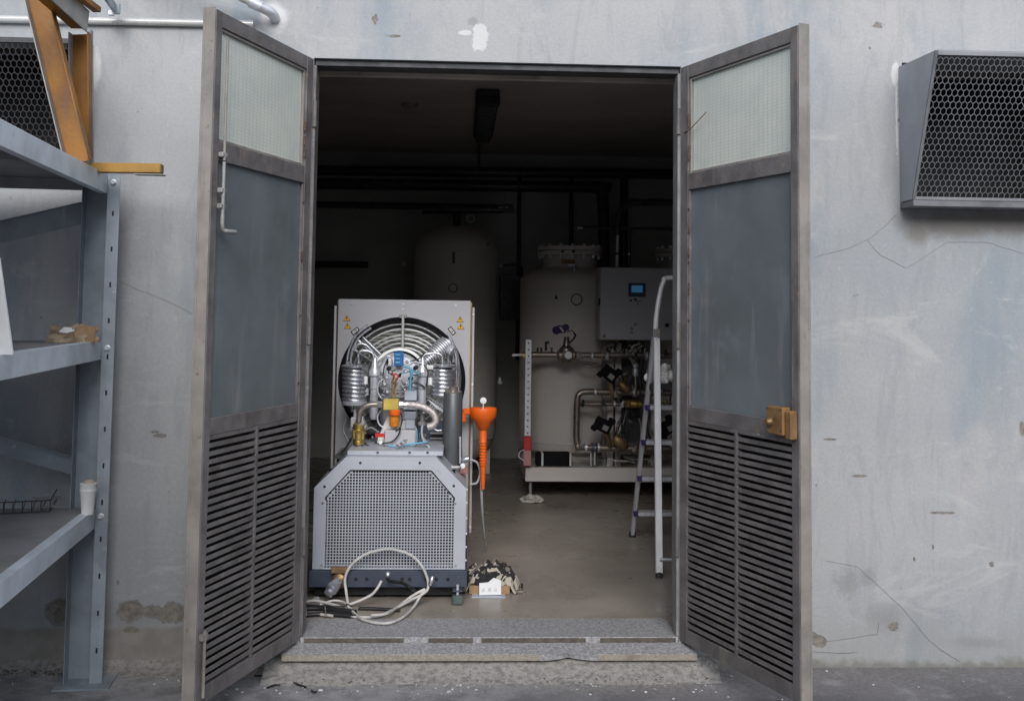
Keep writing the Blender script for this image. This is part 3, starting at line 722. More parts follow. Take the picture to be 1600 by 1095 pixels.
# torn paper sack
sk = thing('paper_sack', 'crumpled brown paper sack with a torn open top, on the middle shelf', 'sack', tuple(at(117, 530, -.30)))
c0 = at(113, 531, -.32); c0.z = 1.3095
mb = MB(); n_ = 28; rings = []
for j in range(5):
    row = []
    for k in range(n_):
        a = 2 * math.pi * k / n_; jx = mnoise.noise(V((math.cos(a) * 2, math.sin(a) * 2, j * .7)))
        rx = .098 * (1 - .05 * j) * (1 + .22 * jx); ry = .055 * (1 + .3 * jx)
        h = j / 4 * (.062 + .018 * mnoise.noise(V((math.cos(a) * 3, math.sin(a) * 3, 9))) - (.02 if .3 < k / n_ < .36 or .9 < k / n_ else 0))
        row.append(mb.bm.verts.new(c0 + V((rx * math.cos(a), ry * math.sin(a), h))))
    rings.append(row)
for A, B in zip(rings, rings[1:]):
    for k in range(n_): mb.face((A[k], A[(k + 1) % n_], B[(k + 1) % n_], B[k]))
mb.face(rings[0])
o = mb.build('paper', 'bag', sk, smooth=False)
sm = o.modifiers.new('solid', 'SOLIDIFY'); sm.thickness = .002
q = MB(); q.prism([c0 + V(v_) for v_ in ((-.03, -.062, .04), (.0, -.064, .036), (.03, -.060, .044), (.02, -.058, .056), (-.01, -.060, .058))], (0, -.0015, 0)); q.build('torn_patch', 'white', sk, smooth=False)
q = MB(); q.prism([c0 + V(v_) for v_ in ((.035, -.05, .004), (.09, -.02, .004), (.092, -.02, .056), (.065, -.045, .066), (.02, -.055, .05))], (0, -.0015, 0)); q.build('flap', 'cardboard', sk, smooth=False)
# cups
cu = at(137, 790, -.27); cu.z = .6625
ct = thing('cup_stack', 'white plastic cup with a beige crumpled filling, on the lowest shelf by the upright', 'cup', tuple(cu))
q = MB(); q.lathe(cu, (0, 0, 1), [(.022, 0), (.029, .085), (.0305, .087), (.0305, .094), (.028, .094), (.021, .004)], 20, True); q.build('cup', 'white', ct)
q = MB(); q.lathe(cu + V((0, 0, .03)), (0, 0, 1), [(.024, 0), (.031, .083), (.032, .085), (.030, .086)], 20); q.build('cup', 'white', ct)
crumple('filling', 'old_plastic', cu + V((0, 0, .105)), (.045, .045, .03), 3, '', None, .3, ct, 2)
q = MB(); q.tube([cu + V((-.008, 0, .108)), cu + V((.045, .01, .128))], .0022, 6); q.build('stick', 'old_plastic', ct)
# wire tray
wt = thing('wire_tray', 'flat dark wire tray lying on the lowest shelf', 'tray', tuple(at(40, 800, -.5)))
q = MB(); zb = .6625
c00 = zat(-40, 806, zb); c10 = zat(78, 800, zb); c01 = zat(-40, 775, zb); c11 = zat(92, 775, zb)
for h in (.004, .045):
    for a, b_ in ((c00, c10), (c10, c11), (c11, c01)): q.tube([a + V((0, 0, h)), b_ + V((0, 0, h))], .0022, 6)
for k in range(9):
    t_ = k / 8; q.tube([c00.lerp(c10, t_) + V((0, 0, .004)), c00.lerp(c10, t_) + V((0, 0, .045))], .0018, 6); q.tube([c01.lerp(c11, t_) + V((0, 0, .004)), c01.lerp(c11, t_) + V((0, 0, .045))], .0018, 6)
    q.tube([c00.lerp(c10, t_) + V((0, 0, .004)), c01.lerp(c11, t_) + V((0, 0, .004))], .0016, 6)
q.build('wire_grid', 'dark_rubber', wt)
q = MB(); q.beam(zat(58, 796, zb) + V((0, 0, .006)), zat(92, 792, zb) + V((0, 0, .006)), .012, .008); q.beam(zat(50, 786, zb) + V((0, 0, .02)), zat(95, 783, zb) + V((0, 0, .02)), .01, .005); q.build('metal_strip', 'grey_steel', wt, smooth=False)
# white board at the picture's edge
bd = MB(); y0 = -1.35; pts = [at(-60, 380, y0), at(-2, 402, y0), at(20, 542, y0), at(-60, 560, y0)]
z_ = 1.3095; pts[2].z = z_; pts[3].z = z_
bd.prism(pts, (0, .012, 0)); tag(bd.build('white_board', 'white', smooth=False, bevel=.001), 'pale board standing on the middle shelf at the left edge of the photo', 'board')

# ================================================================== COMPRESSOR
cx0 = .321
cmp_ = thing('compressor', 'silver piston compressor unit with round fan opening and perforated front cover', 'compressor', (cx0, .95, FL))
BX0, BX1 = -.040, .678
q = MB(); q.bb(BX0, BX1, .535, 1.50, .185, .260); base = q.build('base_frame', 'navy_steel', cmp_, smooth=False, bevel=.003)
for u in (556, 573, 628, 640, 665, 682, 700):
    p_ = at(u, 905, .535); q = MB(); q.lathe((p_.x, .5352, .222), (0, -1, 0), [(.009, 0), (.009, .001)], 14); q.build('hole', 'black', base)
q = MB(); q.bb(BX0 + .02, BX1 - .02, .60, 1.45, .135, .1845); q.build('skid_rail', 'black', cmp_, smooth=False)
# levelling feet
for x_, y_ in ((.635, .50), (.02, .70), (.635, 1.4), (.02, 1.4)):
    q = MB(); q.box((x_, y_, FL + .021), (.05, .05, .04)); f_ = q.build('rubber_foot', 'dark_green', cmp_, smooth=False, bevel=.006)
    q = MB(); q.lathe((x_, y_, FL + .0415), (0, 0, 1), [(.006, 0), (.006, .045)], 8); q.build('bolt', 'alu', f_)
q = MB(); q.beam((.635, .49, .180), (.635, .56, .180), .045, .006); q.build('foot_bracket', 'navy_steel', cmp_, smooth=False)
# front cover housing (chamfered shoulders) with perforated sheet
y0 = .548
OX0, OX1, OZ0, OZs, OZ1, OC0, OC1 = -.028, .668, .262, .628, .768, .113, .528
outer = [(OX0, OZ0), (OX1, OZ0), (OX1, OZs), (OC1, OZ1), (OC0, OZ1), (OX0, OZs)]
ix = .056
inner = [(OX0 + ix, OZ0 + .004), (OX1 - ix, OZ0 + .004), (OX1 - ix, .588), (OC1 - .022, .708), (OC0 + .022, .708), (OX0 + ix, .588)]
q = MB(); q.ringprism([(a, y0, b_) for a, b_ in outer], [(a, y0, b_) for a, b_ in inner], (0, .014, 0)); q.build('cover_frame', 'light_housing', cmp_, smooth=False, bevel=.0012)
q = MB(); q.ringprism([(a, y0 + .0142, b_) for a, b_ in outer], [(a + (.003 if a < .3 else -.003), y0 + .0142, b_ + (.003 if b_ < .4 else -.003)) for a, b_ in outer], (0, .40, 0)); q.build('cover_shell', 'light_housing', cmp_, smooth=False)
# seam line at the top of the sheet
q = MB(); sm_ = [(OX0 + ix, .588), (OC0 + .022, .708), (OC1 - .022, .708), (OX1 - ix, .588)]
for a, b_ in zip(sm_, sm_[1:]): q.beam((a[0], y0 - .0005, a[1]), (b_[0], y0 - .0005, b_[1]), .004, .005, (0, 0, 1))
q.box((OX0 + ix, y0 - .001, .582), (.008, .005, .016)); q.box((OX1 - ix, y0 - .001, .582), (.008, .005, .016)); q.build('gasket', 'black', cmp_, smooth=False)
pit = .01345; gx0, gx1, gz0, gz1 = OX0 + ix - .004, OX1 - ix + .004, OZ0 + .004, .708
q = MB(); nx = int(round((gx1 - gx0) / pit)); nzc = int(round((gz1 - gz0) / pit)); px_ = (gx1 - gx0) / nx; pz_ = (gz1 - gz0) / nzc
def inside(x, z):
    if z > .588 - .004:
        t_ = (z - .584) / .12; lo = gx0 + t_ * (OC0 + .022 - OX0 - ix) ; hi = gx1 - t_ * (OX1 - ix - OC1 + .022)
        return lo < x < hi
    return True
cache = {}
def gv(x, z, y):
    k = (round(x, 5), round(z, 5), y)
    if k not in cache: cache[k] = q.bm.verts.new((x, y, z))
    return cache[k]
yy = y0 + .006; hw_ = px_ * .345; hz_ = pz_ * .345
for i in range(nx):
    for j in range(nzc):
        xc, zc = gx0 + (i + .5) * px_, gz0 + (j + .5) * pz_
        if not (inside(xc, zc)): continue
        a, b_, c_, d_ = xc - px_ / 2, xc + px_ / 2, zc - pz_ / 2, zc + pz_ / 2
        if not inside(xc - px_ / 2, zc + pz_ / 2) or not inside(xc + px_ / 2, zc + pz_ / 2):
            q.face([gv(a, c_, yy), gv(b_, c_, yy), gv(b_, d_, yy), gv(a, d_, yy)]); continue
        O_ = [gv(a, c_, yy), gv(b_, c_, yy), gv(b_, d_, yy), gv(a, d_, yy)]
        I_ = [gv(xc - hw_, zc - hz_, yy), gv(xc + hw_, zc - hz_, yy), gv(xc + hw_, zc + hz_, yy), gv(xc - hw_, zc + hz_, yy)]
        for k in range(4): q.face([O_[k], O_[(k + 1) % 4], I_[(k + 1) % 4], I_[k]])
po = q.build('perforated_sheet', 'light_housing', cmp_, smooth=False, kind='stuff')
mo = po.modifiers.new('solid', 'SOLIDIFY'); mo.thickness = .0015
q = MB(); q.bb(gx0, gx1, y0 + .10, y0 + .103, OZ0, .70); q.build('inner_baffle', 'black_matte', cmp_, smooth=False)
q = MB(); q.lathe((.34, y0 + .06, .36), (0, 1, 0), [(.14, 0), (.14, .03)], 30); q.build('flywheel_guard', 'black_matte', cmp_)
for u, v_ in ((504, 786), (502, 883), (711, 786), (712, 883), (507, 760), (709, 759), (563, 723), (656, 723)):
    p_ = at(u, v_, y0); q = MB(); q.lathe((p_.x, y0 - .0002, p_.z), (0, -1, 0), [(.0065, 0), (.005, .003)], 10); q.build('screw', 'chrome' if v_ > 770 else 'dark_rubber', cmp_)
for z in (.30, .36, .42, .49, .56, .62):
    q = MB(); q.lathe((OX1 + .0002, y0 + .02, z), (1, 0, 0), [(.006, 0), (.004, .006)], 8); q.build('rivet', 'white', cmp_)
# rear fan shroud panel with a round opening
yp = 1.30; FX0, FX1, FZ0, FZ1 = -.022, .681, .262, 1.495
RC = (.322, 1.066); RR = .338; nseg = 96
def sqpt(a):
    cx_, cz_ = RC; dx, dz = math.cos(a), math.sin(a); t_ = 1e9
    if dx > 1e-6: t_ = min(t_, (FX1 - cx_) / dx)
    if dx < -1e-6: t_ = min(t_, (FX0 - cx_) / dx)
    if dz > 1e-6: t_ = min(t_, (FZ1 - cz_) / dz)
    if dz < -1e-6: t_ = min(t_, (FZ0 - cz_) / dz)
    return (cx_ + dx * t_, yp, cz_ + dz * t_)
angs = sorted([2 * math.pi * k / nseg for k in range(nseg)] + [math.atan2(z - RC[1], x - RC[0]) % (2 * math.pi) for x in (FX0, FX1) for z in (FZ0, FZ1)])
q = MB(); q.ringprism([sqpt(a) for a in angs], [(RC[0] + RR * math.cos(a), yp, RC[1] + RR * math.sin(a)) for a in angs], (0, .004, 0)); q.build('shroud_panel', 'cream_panel', cmp_, smooth=False)
q = MB(); q.bb(FX0, FX1, yp + .0042, yp + .25, FZ1 - .003, FZ1); q.bb(FX0, FX0 + .003, yp + .0042, yp + .25, FZ0, FZ1 - .0032); q.bb(FX1 - .003, FX1, yp + .0042, yp + .25, FZ0, FZ1 - .0032); q.build('shroud_box', 'cream_panel', cmp_, smooth=False)
q = MB(); q.ringprism([(RC[0] + RR * math.cos(a), yp + .0045, RC[1] + RR * math.sin(a)) for a in angs], [(RC[0] + (RR - .022) * math.cos(a), yp + .0045, RC[1] + (RR - .022) * math.sin(a)) for a in angs], (0, .09, 0)); q.build('fan_ring', 'black_matte', cmp_)
q = MB(); q.lathe((RC[0], yp + .16, RC[1]), (0, 1, 0), [(RR - .03, -.045), (RR - .03, -.04)], 64); q.build('cooler_back', 'fin', cmp_)
for k in range(16):
    z = RC[1] + .06 + k * .018; hw = math.sqrt(max(RR ** 2 - (z - RC[1]) ** 2, 0)) - .02
    if hw > 0: q = MB(); q.bb(RC[0] - hw + .03, RC[0] + hw - .03, yp + .095, yp + .1145, z, z + .006); q.build('cooler_fin', 'fin', cmp_, smooth=False)
for k, r_ in enumerate((.300, .272, .246, .220, .196, .172)):
    rr_ = r_; q = MB(); q.tube([(RC[0] + rr_ * math.cos(a), yp + .035 + .006 * k, RC[1] + rr_ * math.sin(a) * (1 if k != 2 else .97)) for a in [2 * math.pi * i / 72 for i in range(72)]], .0052, 8, True); q.build('guard_ring', 'guard_wire', cmp_)
for a in (90, 32, 148, 212, 328, 270):
    a = R(a); q = MB(); q.tube([(RC[0] + .13 * math.cos(a), yp - .0, RC[1] + .13 * math.sin(a)), (RC[0] + (RR + .006) * math.cos(a), yp + .02 - .03 * (a == R(90)), RC[1] + (RR + .006) * math.sin(a))], .0075, 10); q.build('guard_spoke', 'guard_wire', cmp_)
q = MB(); q.bb(RC[0] - .02, RC[0] + .02, yp - .016, yp - .001, RC[1] + RR - .006, RC[1] + RR + .012); q.build('guard_clip', 'grey_steel', cmp_, smooth=False, bevel=.002)
# side panels with thin coloured strips that paint in an orange-red reflection
for xx, sg in ((FX0, -1), (FX1, 1)):
    a_, b2 = sorted((xx + sg * .0005, xx + sg * .008)); q = MB(); q.bb(a_, b2, yp + .012, yp + .03, .30, FZ1 - .01); q.build('reflection_strip', 'rust' if sg < 0 else 'old_brass', cmp_, smooth=False)
    a_, b2 = sorted((xx + sg * .010, xx + sg * .022)); q = MB(); q.bb(a_, b2, yp + .004, yp + .60, .27, FZ1 - .035); q.build('side_panel', 'cream_panel', cmp_, smooth=False, bevel=.001)
for z in (1.05, 1.42, .30):
    q = MB(); q.lathe((FX1 + .016, yp - .004 + .008, z), (0, -1, 0), [(.007, 0), (.005, .004)], 8); q.build('screw', 'white', cmp_)
for u, v_ in ((550, 474), (630, 475), (712, 477), (630, 484)):
    p_ = at(u, v_, yp); q = MB(); q.lathe((p_.x, yp - .0002, p_.z), (0, -1, 0), [(.008, 0), (.006, .004)], 6); q.build('screw', 'alu', cmp_)
# warning stickers and arrow plates
def tri(c_, s_, y, name, mat, parent, dy=0.): 
    q = MB(); q.prism([(c_.x - s_, y - dy, c_.z - s_ * .8), (c_.x + s_, y - dy, c_.z - s_ * .8), (c_.x, y - dy, c_.z + s_ * .9)], (0, -.0006, 0)); return q.build(name, mat, parent, smooth=False)
for (u, v_) in ((542, 497), (543, 509), (719, 499), (720, 510)):
    c_ = at(u, v_, yp); o = tri(c_, .020, yp - .0004, 'warning_sticker', 'sticker_black', cmp_); tri(c_, .0165, yp - .0012, 'sticker_face', 'sticker_yellow', o)
    q = MB(); q.prism([V((c_.x, yp - .0021, c_.z)) + V(v2) for v2 in ((-.002, 0, .009), (.003, 0, .009), (.0, 0, .001), (.005, 0, .001), (-.003, 0, -.010), (-.001, 0, -.002), (-.005, 0, -.002))], (0, -.0003, 0)); q.build('bolt_symbol', 'sticker_black', o, smooth=False)
for (u, v_, an) in ((555, 517, 40), (706, 517, -52)):
    c_ = at(u, v_, yp); rt = Matrix.Rotation(R(-an), 3, 'Y')
    q = MB(); q.box(V((c_.x, yp - .001, c_.z)), (.046, .0015, .024), rt); o = q.build('arrow_plate', 'sticker_black', cmp_, smooth=False)
    q = MB(); q.box(V((c_.x, yp - .0022, c_.z)), (.034, .0008, .013), rt); f_ = q.build('plate_face', 'white', o, smooth=False)
    q = MB(); q.prism([V((c_.x, yp - .0028, c_.z)) + rt @ V(v2) for v2 in ((-.012, 0, -.0015), (.004, 0, -.0015), (.004, 0, -.005), (.013, 0, 0), (.004, 0, .005), (.004, 0, .0015), (-.012, 0, .0015))], (0, -.0003, 0)); q.build('arrow', 'sticker_black', o, smooth=False)
# deck above the cover
q = MB(); q.bb(OC0 - .10, OC1 + .12, .97, yp - .002, .70, .712); q.build('top_deck', 'graphite', cmp_, smooth=False)
q = MB(); q.bb(OC0, OC1 + .03, .60, 1.15, .7685, .790); q.build('motor_tray', 'light_housing', cmp_, smooth=False, bevel=.003)
q = MB(); q.bb(.02, .62, 1.0, 1.28, .42, .70); q.build('motor_box', 'dark_rubber', cmp_, smooth=False, bevel=.01)

def T(name, mat, pts, y, r, n=10, parent=None, sub=5, rad_px=True):
    """tube through surveyed points; each point may carry its own depth"""
    P = [at(p_[0], p_[1], p_[2] if len(p_) > 2 else y) for p_ in pts]
    q = MB(); q.tube(smoothpath(P, sub) if len(P) > 2 else P, px(r, y) if rad_px else r, n); return q.build(name, mat, parent or cmp_)
def LA(name, mat, u, v_, y, axis, prof, n=20, parent=None):
    """turned part, profile in image pixels at that depth"""
    q = MB(); k = px(1, y); q.lathe(at(u, v_, y), axis, [(r_ * k, h * k) for r_, h in prof], n); return q.build(name, mat, parent or cmp_)
def BX(name, mat, u0, v0, u1, v1, y, dp, bevel=.003, parent=None, rot=None):
    a, b_ = at(u0, v0, y), at(u1, v1, y); c_ = (a + b_) / 2 + V((0, dp / 2, 0)); q = MB(); q.box(c_, (abs(b_.x - a.x), dp, abs(a.z - b_.z)), rot); return q.build(name, mat, parent or cmp_, smooth=False, bevel=bevel)
# crankcase
yc = 1.02
LA('crankcase', 'silver_paint', 623, 590, 1.24, (0, -1, 0), [(46, 0), (46, 18), (42, 24), (40, 50), (36, 56), (0, 58)], 40)
LA('crankcase_cover', 'alu', 623, 588, yc, (0, -1, 0), [(34, 0), (34, 3), (31, 6), (22, 7), (20, 11), (0, 12)], 36)
LA('crankcase_rim', 'white', 624, 586, 1.10, (0, -1, 0), [(42, 0), (42, 4), (38, 5), (38, 0)], 36)
for k in range(10):
    a = 2 * math.pi * k / 10 + .2; LA('bolt', 'chrome', 623 + 27 * math.cos(a), 588 + 27 * math.sin(a), yc - .02, (0, -1, 0), [(2.6, 0), (2.6, 4)], 6)
LA('crankcase_lower', 'silver_paint', 622, 640, 1.15, (0, 0, 1), [(26, -34), (30, -10), (30, 14), (20, 30)], 24)
# blue terminal block
BX('blue_coil', 'blue', 616, 550, 630, 572, .92, .03)
for k in range(3): BX('coil_rib', 'lightblue', 618, 553 + k * 6, 625, 556 + k * 6, .914, .006, .001)
# twin bars left top, finned cylinder right top
T('stay_bar', 'chrome', [(560, 532), (592, 563)], 1.18, 3.2); T('stay_bar', 'chrome', [(566, 526), (596, 555)], 1.22, 2.2)
T('stay_bar', 'graphite', [(565, 530), (594, 559)], 1.21, 2.6)
ax = (at(706, 532, 1.16) - at(665, 566, 1.10)); axn = ax.normalized(); p0 = at(662, 568, 1.10); L_ = ax.length; k_ = px(1, 1.12)
fc = MB(); pr = [(7, 0)]
hh = 4
while hh < 46:
    r_ = 8 if hh < 16 else 15 - abs(hh - 36) * .12
    pr += [(r_ - 4, hh), (r_ - 4, hh + 1.9), (r_, hh + 2.1), (r_, hh + 3.6)]; hh += 3.8
pr += [(9, hh), (9, hh + 3), (6, hh + 5)]
fc.lathe(p0, axn, [(a * k_, b_ * k_) for a, b_ in pr], 20); fc.build('finned_cylinder', 'alu', cmp_)
LA('cylinder_cap', 'alu', 700, 545, 1.12, (1, -.4, -.6), [(6, 0), (8, 4), (8, 9), (5, 10)], 12)
ax2 = (at(547, 540, 1.18) - at(590, 572, 1.12)).normalized()
# cooling coils
def coil(u, v0, v1, r_, y, turns, rr_):
    pts = []; K = turns * 16; c0_ = at(u, v0, y); c1_ = at(u, v1, y); k = px(1, y)
    for i in range(K + 1):
        a = 2 * math.pi * i / 16; c_ = c0_.lerp(c1_, i / K); pts.append(c_ + V((math.cos(a) * r_ * k, math.sin(a) * r_ * k, 0)))
    q = MB(); q.tube(pts, rr_ * k, 10); o = q.build('cooling_coil', 'chrome', cmp_)
    q = MB(); q.lathe(c1_, (0, 0, 1), [((r_ - 4) * k, -2 * k), ((r_ - 4) * k, (abs(v1 - v0) + 2) * k)], 20); q.build('coil_core', 'graphite', o)
    return o
coil(554, 574, 626, 16.5, .98, 8, 3.2); coil(692, 574, 618, 16.5, .98, 7, 3.3)
LA('coil_cap', 'chrome', 554, 570, .98, (0, 0, 1), [(20, -4), (20, -1), (17, 0)], 24); LA('coil_cap', 'chrome', 692, 570, .98, (0, 0, 1), [(20, -3), (20, 0), (17, 1)], 24)
LA('union_nut', 'chrome', 570, 574, .94, (1, 0, 0), [(4.5, -4), (4.5, 4)], 6); LA('union_nut', 'white', 672, 574, .93, (1, 0, 0), [(3.6, -5), (3.6, 5)], 6)
LA('coil_base', 'silver_paint', 554, 632, .98, (0, 0, 1), [(19, 0), (20, 5), (12, 7)], 24)
T('coil_stem', 'alu', [(554, 632), (555, 664)], .98, 2.4); T('coil_strut', 'grey_steel', [(543, 632), (555, 645)], .98, 1.6)
# vertical cylinders
for u, v0, v1 in ((584, 566, 655), (659, 566, 636)):
    LA('vertical_cylinder', 'silver_paint', u, v1, .95, (0, 0, 1), [(5.5, 0), (6.5, 4), (6.5, v1 - v0 - 24), (9, v1 - v0 - 22), (9, v1 - v0 - 14), (6, v1 - v0 - 10), (4.5, v1 - v0), (2, v1 - v0 + 6)], 18)
    LA('cylinder_band', 'grey_steel', u, v0 + 42, .95, (0, 0, 1), [(7, 0), (7.2, 1), (7, 2)], 18)
T('air_pipe', 'chrome', [(584, 562), (583, 554), (577, 549), (566, 548), (560, 552), (560, 568)], .97, 2.2)
T('air_pipe', 'chrome', [(659, 562), (662, 556), (668, 553), (682, 552), (690, 556), (692, 568)], .97, 2.2)
for pth in (((548, 570), (549, 552), (560, 528), (580, 512)), ((541, 572), (545, 548), (556, 524), (575, 508)), ((552, 548), (560, 538), (573, 540), (590, 560)), ((700, 568), (700, 552), (690, 535)), ((708, 566), (708, 546), (700, 530)), ((716, 612), (717, 575), (713, 548), (700, 522))):
    T('air_pipe', 'chrome', pth, 1.16, 1.9)
T('air_pipe', 'chrome', [(711, 616), (713, 600), (713, 560), (706, 536)], 1.12, 1.8)
BX('junction_plate', 'white', 569, 588, 574, 602, .95, .02); BX('junction_plate', 'white', 669, 590, 675, 602, .95, .02)
# valve stack
BX('valve_block', 'paleblock', 632, 611, 651, 626, .84, .10); BX('valve_block', 'paleblock', 630, 628, 652, 640, .83, .11); BX('valve_block', 'paleblock', 631, 643, 650, 655, .84, .10)
T('coolant_hose', 'lightblue', [(631, 572), (640, 575), (643, 584), (641, 597), (641, 611)], .86, 2.2); T('coolant_hose', 'lightblue', [(628, 583), (646, 580), (655, 585)], .88, 1.2)
# brass tubes, wires
for dx in (0, 4.5): T('brass_tube', 'brass', [(613 + dx, 624), (613 + dx, 600), (615 + dx, 590)], .85, 1.5)
T('red_wire', 'red', [(614, 590), (618, 584), (622, 588), (620, 594)], .84, 1.2); T('red_wire', 'red', [(612, 596), (616, 588), (612, 582)], .85, .9)
for pth in (((607, 584), (612, 580), (618, 578)), ((640, 585), (650, 586), (662, 582)), ((662, 570), (668, 578), (668, 592), (665, 605)), ((606, 560), (600, 575), (598, 600)), ((640, 565), (655, 560), (662, 552))): T('black_wire', 'hose_black', pth, .90, .9)
for u, v_ in ((609, 581), (633, 580), (611, 606), (604, 612), (634, 598), (645, 602), (600, 600), (628, 604), (603, 590)): LA('fitting', 'chrome', u, v_, .90, (.2, -1, .1), [(3.4, 0), (3.4, 4), (2, 5), (2, 9)], 8)
for u, v_ in ((606, 576), (648, 575), (640, 592)): LA('fitting', 'dark_rubber', u, v_, .88, (.6, -1, .3), [(3, 0), (3.4, 6), (2, 9)], 8)
T('pipe_bracket', 'grey_steel', [(590, 604), (614, 603)], .95, 1.2); T('pipe_bracket', 'grey_steel', [(632, 605), (655, 604)], .95, 1.2)
# yellow filter head, bowl
BX('filter_head', 'yellow_block', 599, 624, 623, 641, .74, .07)
LA('filter_bowl', 'amber', 616, 668, .77, (0, 0, 1), [(4, 0), (7.5, 3), (8, 24), (8.5, 27)], 18)
LA('filter_collar', 'orange_plastic', 617, 648, .76, (0, 0, 1), [(8.6, 0), (8.8, 6), (7, 8)], 18)
T('copper_pipe', 'copper_pipe', [(598, 632), (580, 632), (568, 636), (562, 646), (561, 660)], .74, 4.2, 14)
LA('union_nut', 'grey_steel', 597, 632, .74, (1, 0, 0), [(5.5, -8), (5.5, 1)], 6)
LA('union_nut', 'chrome', 626, 632, .74, (1, 0, 0), [(5.5, -2), (5.5, 4), (4.5, 5), (5, 12)], 8)
T('braided_hose', 'braid', [(636, 632), (650, 633), (664, 637), (676, 645), (681, 656), (677, 664), (668, 667)], .72, 5.4, 14)
LA('hose_end', 'grey_steel', 563, 664, .76, (0, 0, 1), [(8, 0), (9, 4), (6, 10), (5, 14)], 8)
# brass safety valve
LA('brass_valve', 'brass', 560, 694, .76, (0, 0, 1), [(8, 0), (8.5, 4), (7, 6), (9.5, 10), (9.5, 20), (7, 23), (9, 26), (9, 31), (7, 32)], 12)
for u in (553, 560, 567): BX('valve_rib', 'brass', u - 1.4, 672, u + 1.4, 686, .735, .01, .001)
LA('valve_stem', 'grey_steel', 561, 712, .76, (0, 0, 1), [(5, 0), (5, 8), (4, 10), (4, 18)], 10)
T('black_wire', 'hose_black', [(549, 684), (542, 697), (532, 710)], .8, 1.6); LA('fitting', 'chrome', 548, 672, .86, (-.5, -1, .2), [(4, 0), (3, 6)], 10)
BX('steel_elbow_box', 'cream_panel', 548, 652, 556, 668, .9, .03)
# white motor bracket with red tag
q = MB(); pts = [(589, 692), (591, 683), (606, 648), (612, 648), (612, 660), (645, 656), (652, 672), (652, 694)]
q.prism([at(u, v_, .84) for u, v_ in pts], (0, .02, 0)); q.build('motor_bracket', 'white', cmp_, smooth=False, bevel=.002)
BX('gearbox', 'cream_panel', 600, 672, 650, 698, .76, .07, .006)
BX('red_tag', 'red', 586, 677, 601, 683, .745, .008, .001); LA('tag_knob', 'white', 595, 690, .75, (0, -1, 0), [(4, 0), (3, 6)], 12)
T('black_wire', 'hose_black', [(597, 692), (612, 690), (622, 680), (626, 668)], .74, 1.2)
T('coolant_hose', 'lightblue', [(606, 695), (622, 698), (640, 694), (655, 692), (668, 690)], .72, 1.5); T('coolant_hose', 'lightblue', [(648, 694), (652, 684), (650, 672)], .73, 1.0)
for u, v_ in ((627, 694), (632, 690), (621, 698)): LA('fitting', 'chrome', u, v_, .68, (.5, -1, .6), [(3, 0), (3, 3), (2, 4), (2, 8)], 8)
for u in (620, 629): T('fitting_stem', 'grey_steel', [(u, 694), (u, 706)], .66, 1.4)
# right switch with hanging cable
LA('switch', 'grey_steel', 660, 664, .80, (0, 0, 1), [(7, 0), (8, 3), (4, 6), (4, 16), (6, 18)], 12)
T('grey_cable', 'clear_hose', [(660, 664), (659, 678), (663, 690), (671, 700), (672, 712)], .74, 1.7)
T('black_wire', 'hose_black', [(666, 690), (668, 700), (664, 712)], .74, 1.4)
# radiator grid lower right, dark body
for k in range(4): BX('radiator_fin', 'grey_steel', 672, 676 + k * 8, 694, 678 + k * 8, 1.0, .05, .001)
BX('rear_body', 'navy_steel', 652, 660, 696, 716, 1.05, .10); BX('rear_body', 'navy_steel', 570, 650, 605, 700, 1.10, .12)
for k in range(5): T('screen_wire', 'alu', [(668 + k * 4.5, 640), (680 + k * 4.5, 622)], .99, .8); T('screen_wire', 'alu', [(668 + k * 3, 624 + k * 3), (692 + k * 1.5, 640 + k * 2)], .985, .7)
BX('grey_hub', 'dark_rubber', 568, 655, 592, 680, .98, .06, .01)
# dark receiver cylinder with clear head
rc_ = at(706, 730, .86); k_ = px(1, .86)
q = MB(); q.lathe(rc_, (0, 0, 1), [(14.5 * k_, 0), (15 * k_, 3 * k_), (15 * k_, 112 * k_), (14 * k_, 114 * k_)], 30); q.build('dark_cylinder', 'graphite', cmp_)
q = MB(); q.lathe(rc_ + V((0, 0, 114.3 * k_)), (0, 0, 1), [(14 * k_, 0), (14 * k_, 2 * k_), (7 * k_, 3 * k_), (7 * k_, 9 * k_)], 24); q.build('cylinder_head', 'copper_pipe', cmp_)
T('cylinder_tie', 'copper_pipe', [(697, 617), (697, 607), (704, 606)], .86, 1.3); T('cylinder_tie', 'copper_pipe', [(714, 616), (715, 592)], .86, 1.3)
T('cylinder_tie', 'alu', [(719, 682), (719, 724)], .80, 1.6)
LA('fitting', 'chrome', 722, 718, .74, (1, -.3, .2), [(4, 0), (5, 4), (5, 8), (3, 12)], 10); LA('fitting', 'grey_steel', 704, 730, .74, (1, 0, 0), [(3, 0), (3, 16)], 8); LA('fitting', 'chrome', 722, 728, .72, (.2, -1, .2), [(4, 0), (4, 5)], 8)
BX('valve_body', 'pink', 719, 728, 731, 740, .80, .03)
T('blue_hose', 'clear_hose', [(733, 718), (745, 722), (750, 738), (745, 754), (734, 756)], 1.25, 1.8)
# brass outlet with steel coupling at the base
BX('outlet_plate', 'old_brass', 517, 887, 544, 896, .50, .034); LA('outlet_flange', 'old_brass', 531, 905, .53, (-.25, -1, -.25), [(12, 0), (12, 5), (9, 8), (7, 12)], 16)
LA('outlet_coupling', 'chrome', 528, 907, .50, (-.75, -1.2, -.9), [(8, 0), (8, 6), (9.5, 8), (9.5, 20), (7, 22), (7, 27)], 16)
LA('outlet_nozzle', 'alu', 520, 920, .46, (-1, -.5, -.4), [(4, 0), (4, 8)], 10)
LA('cable_gland', 'chrome', 606, 896, .535, (0, -1, -.3), [(4, 0), (4, 5), (2, 7)], 10)

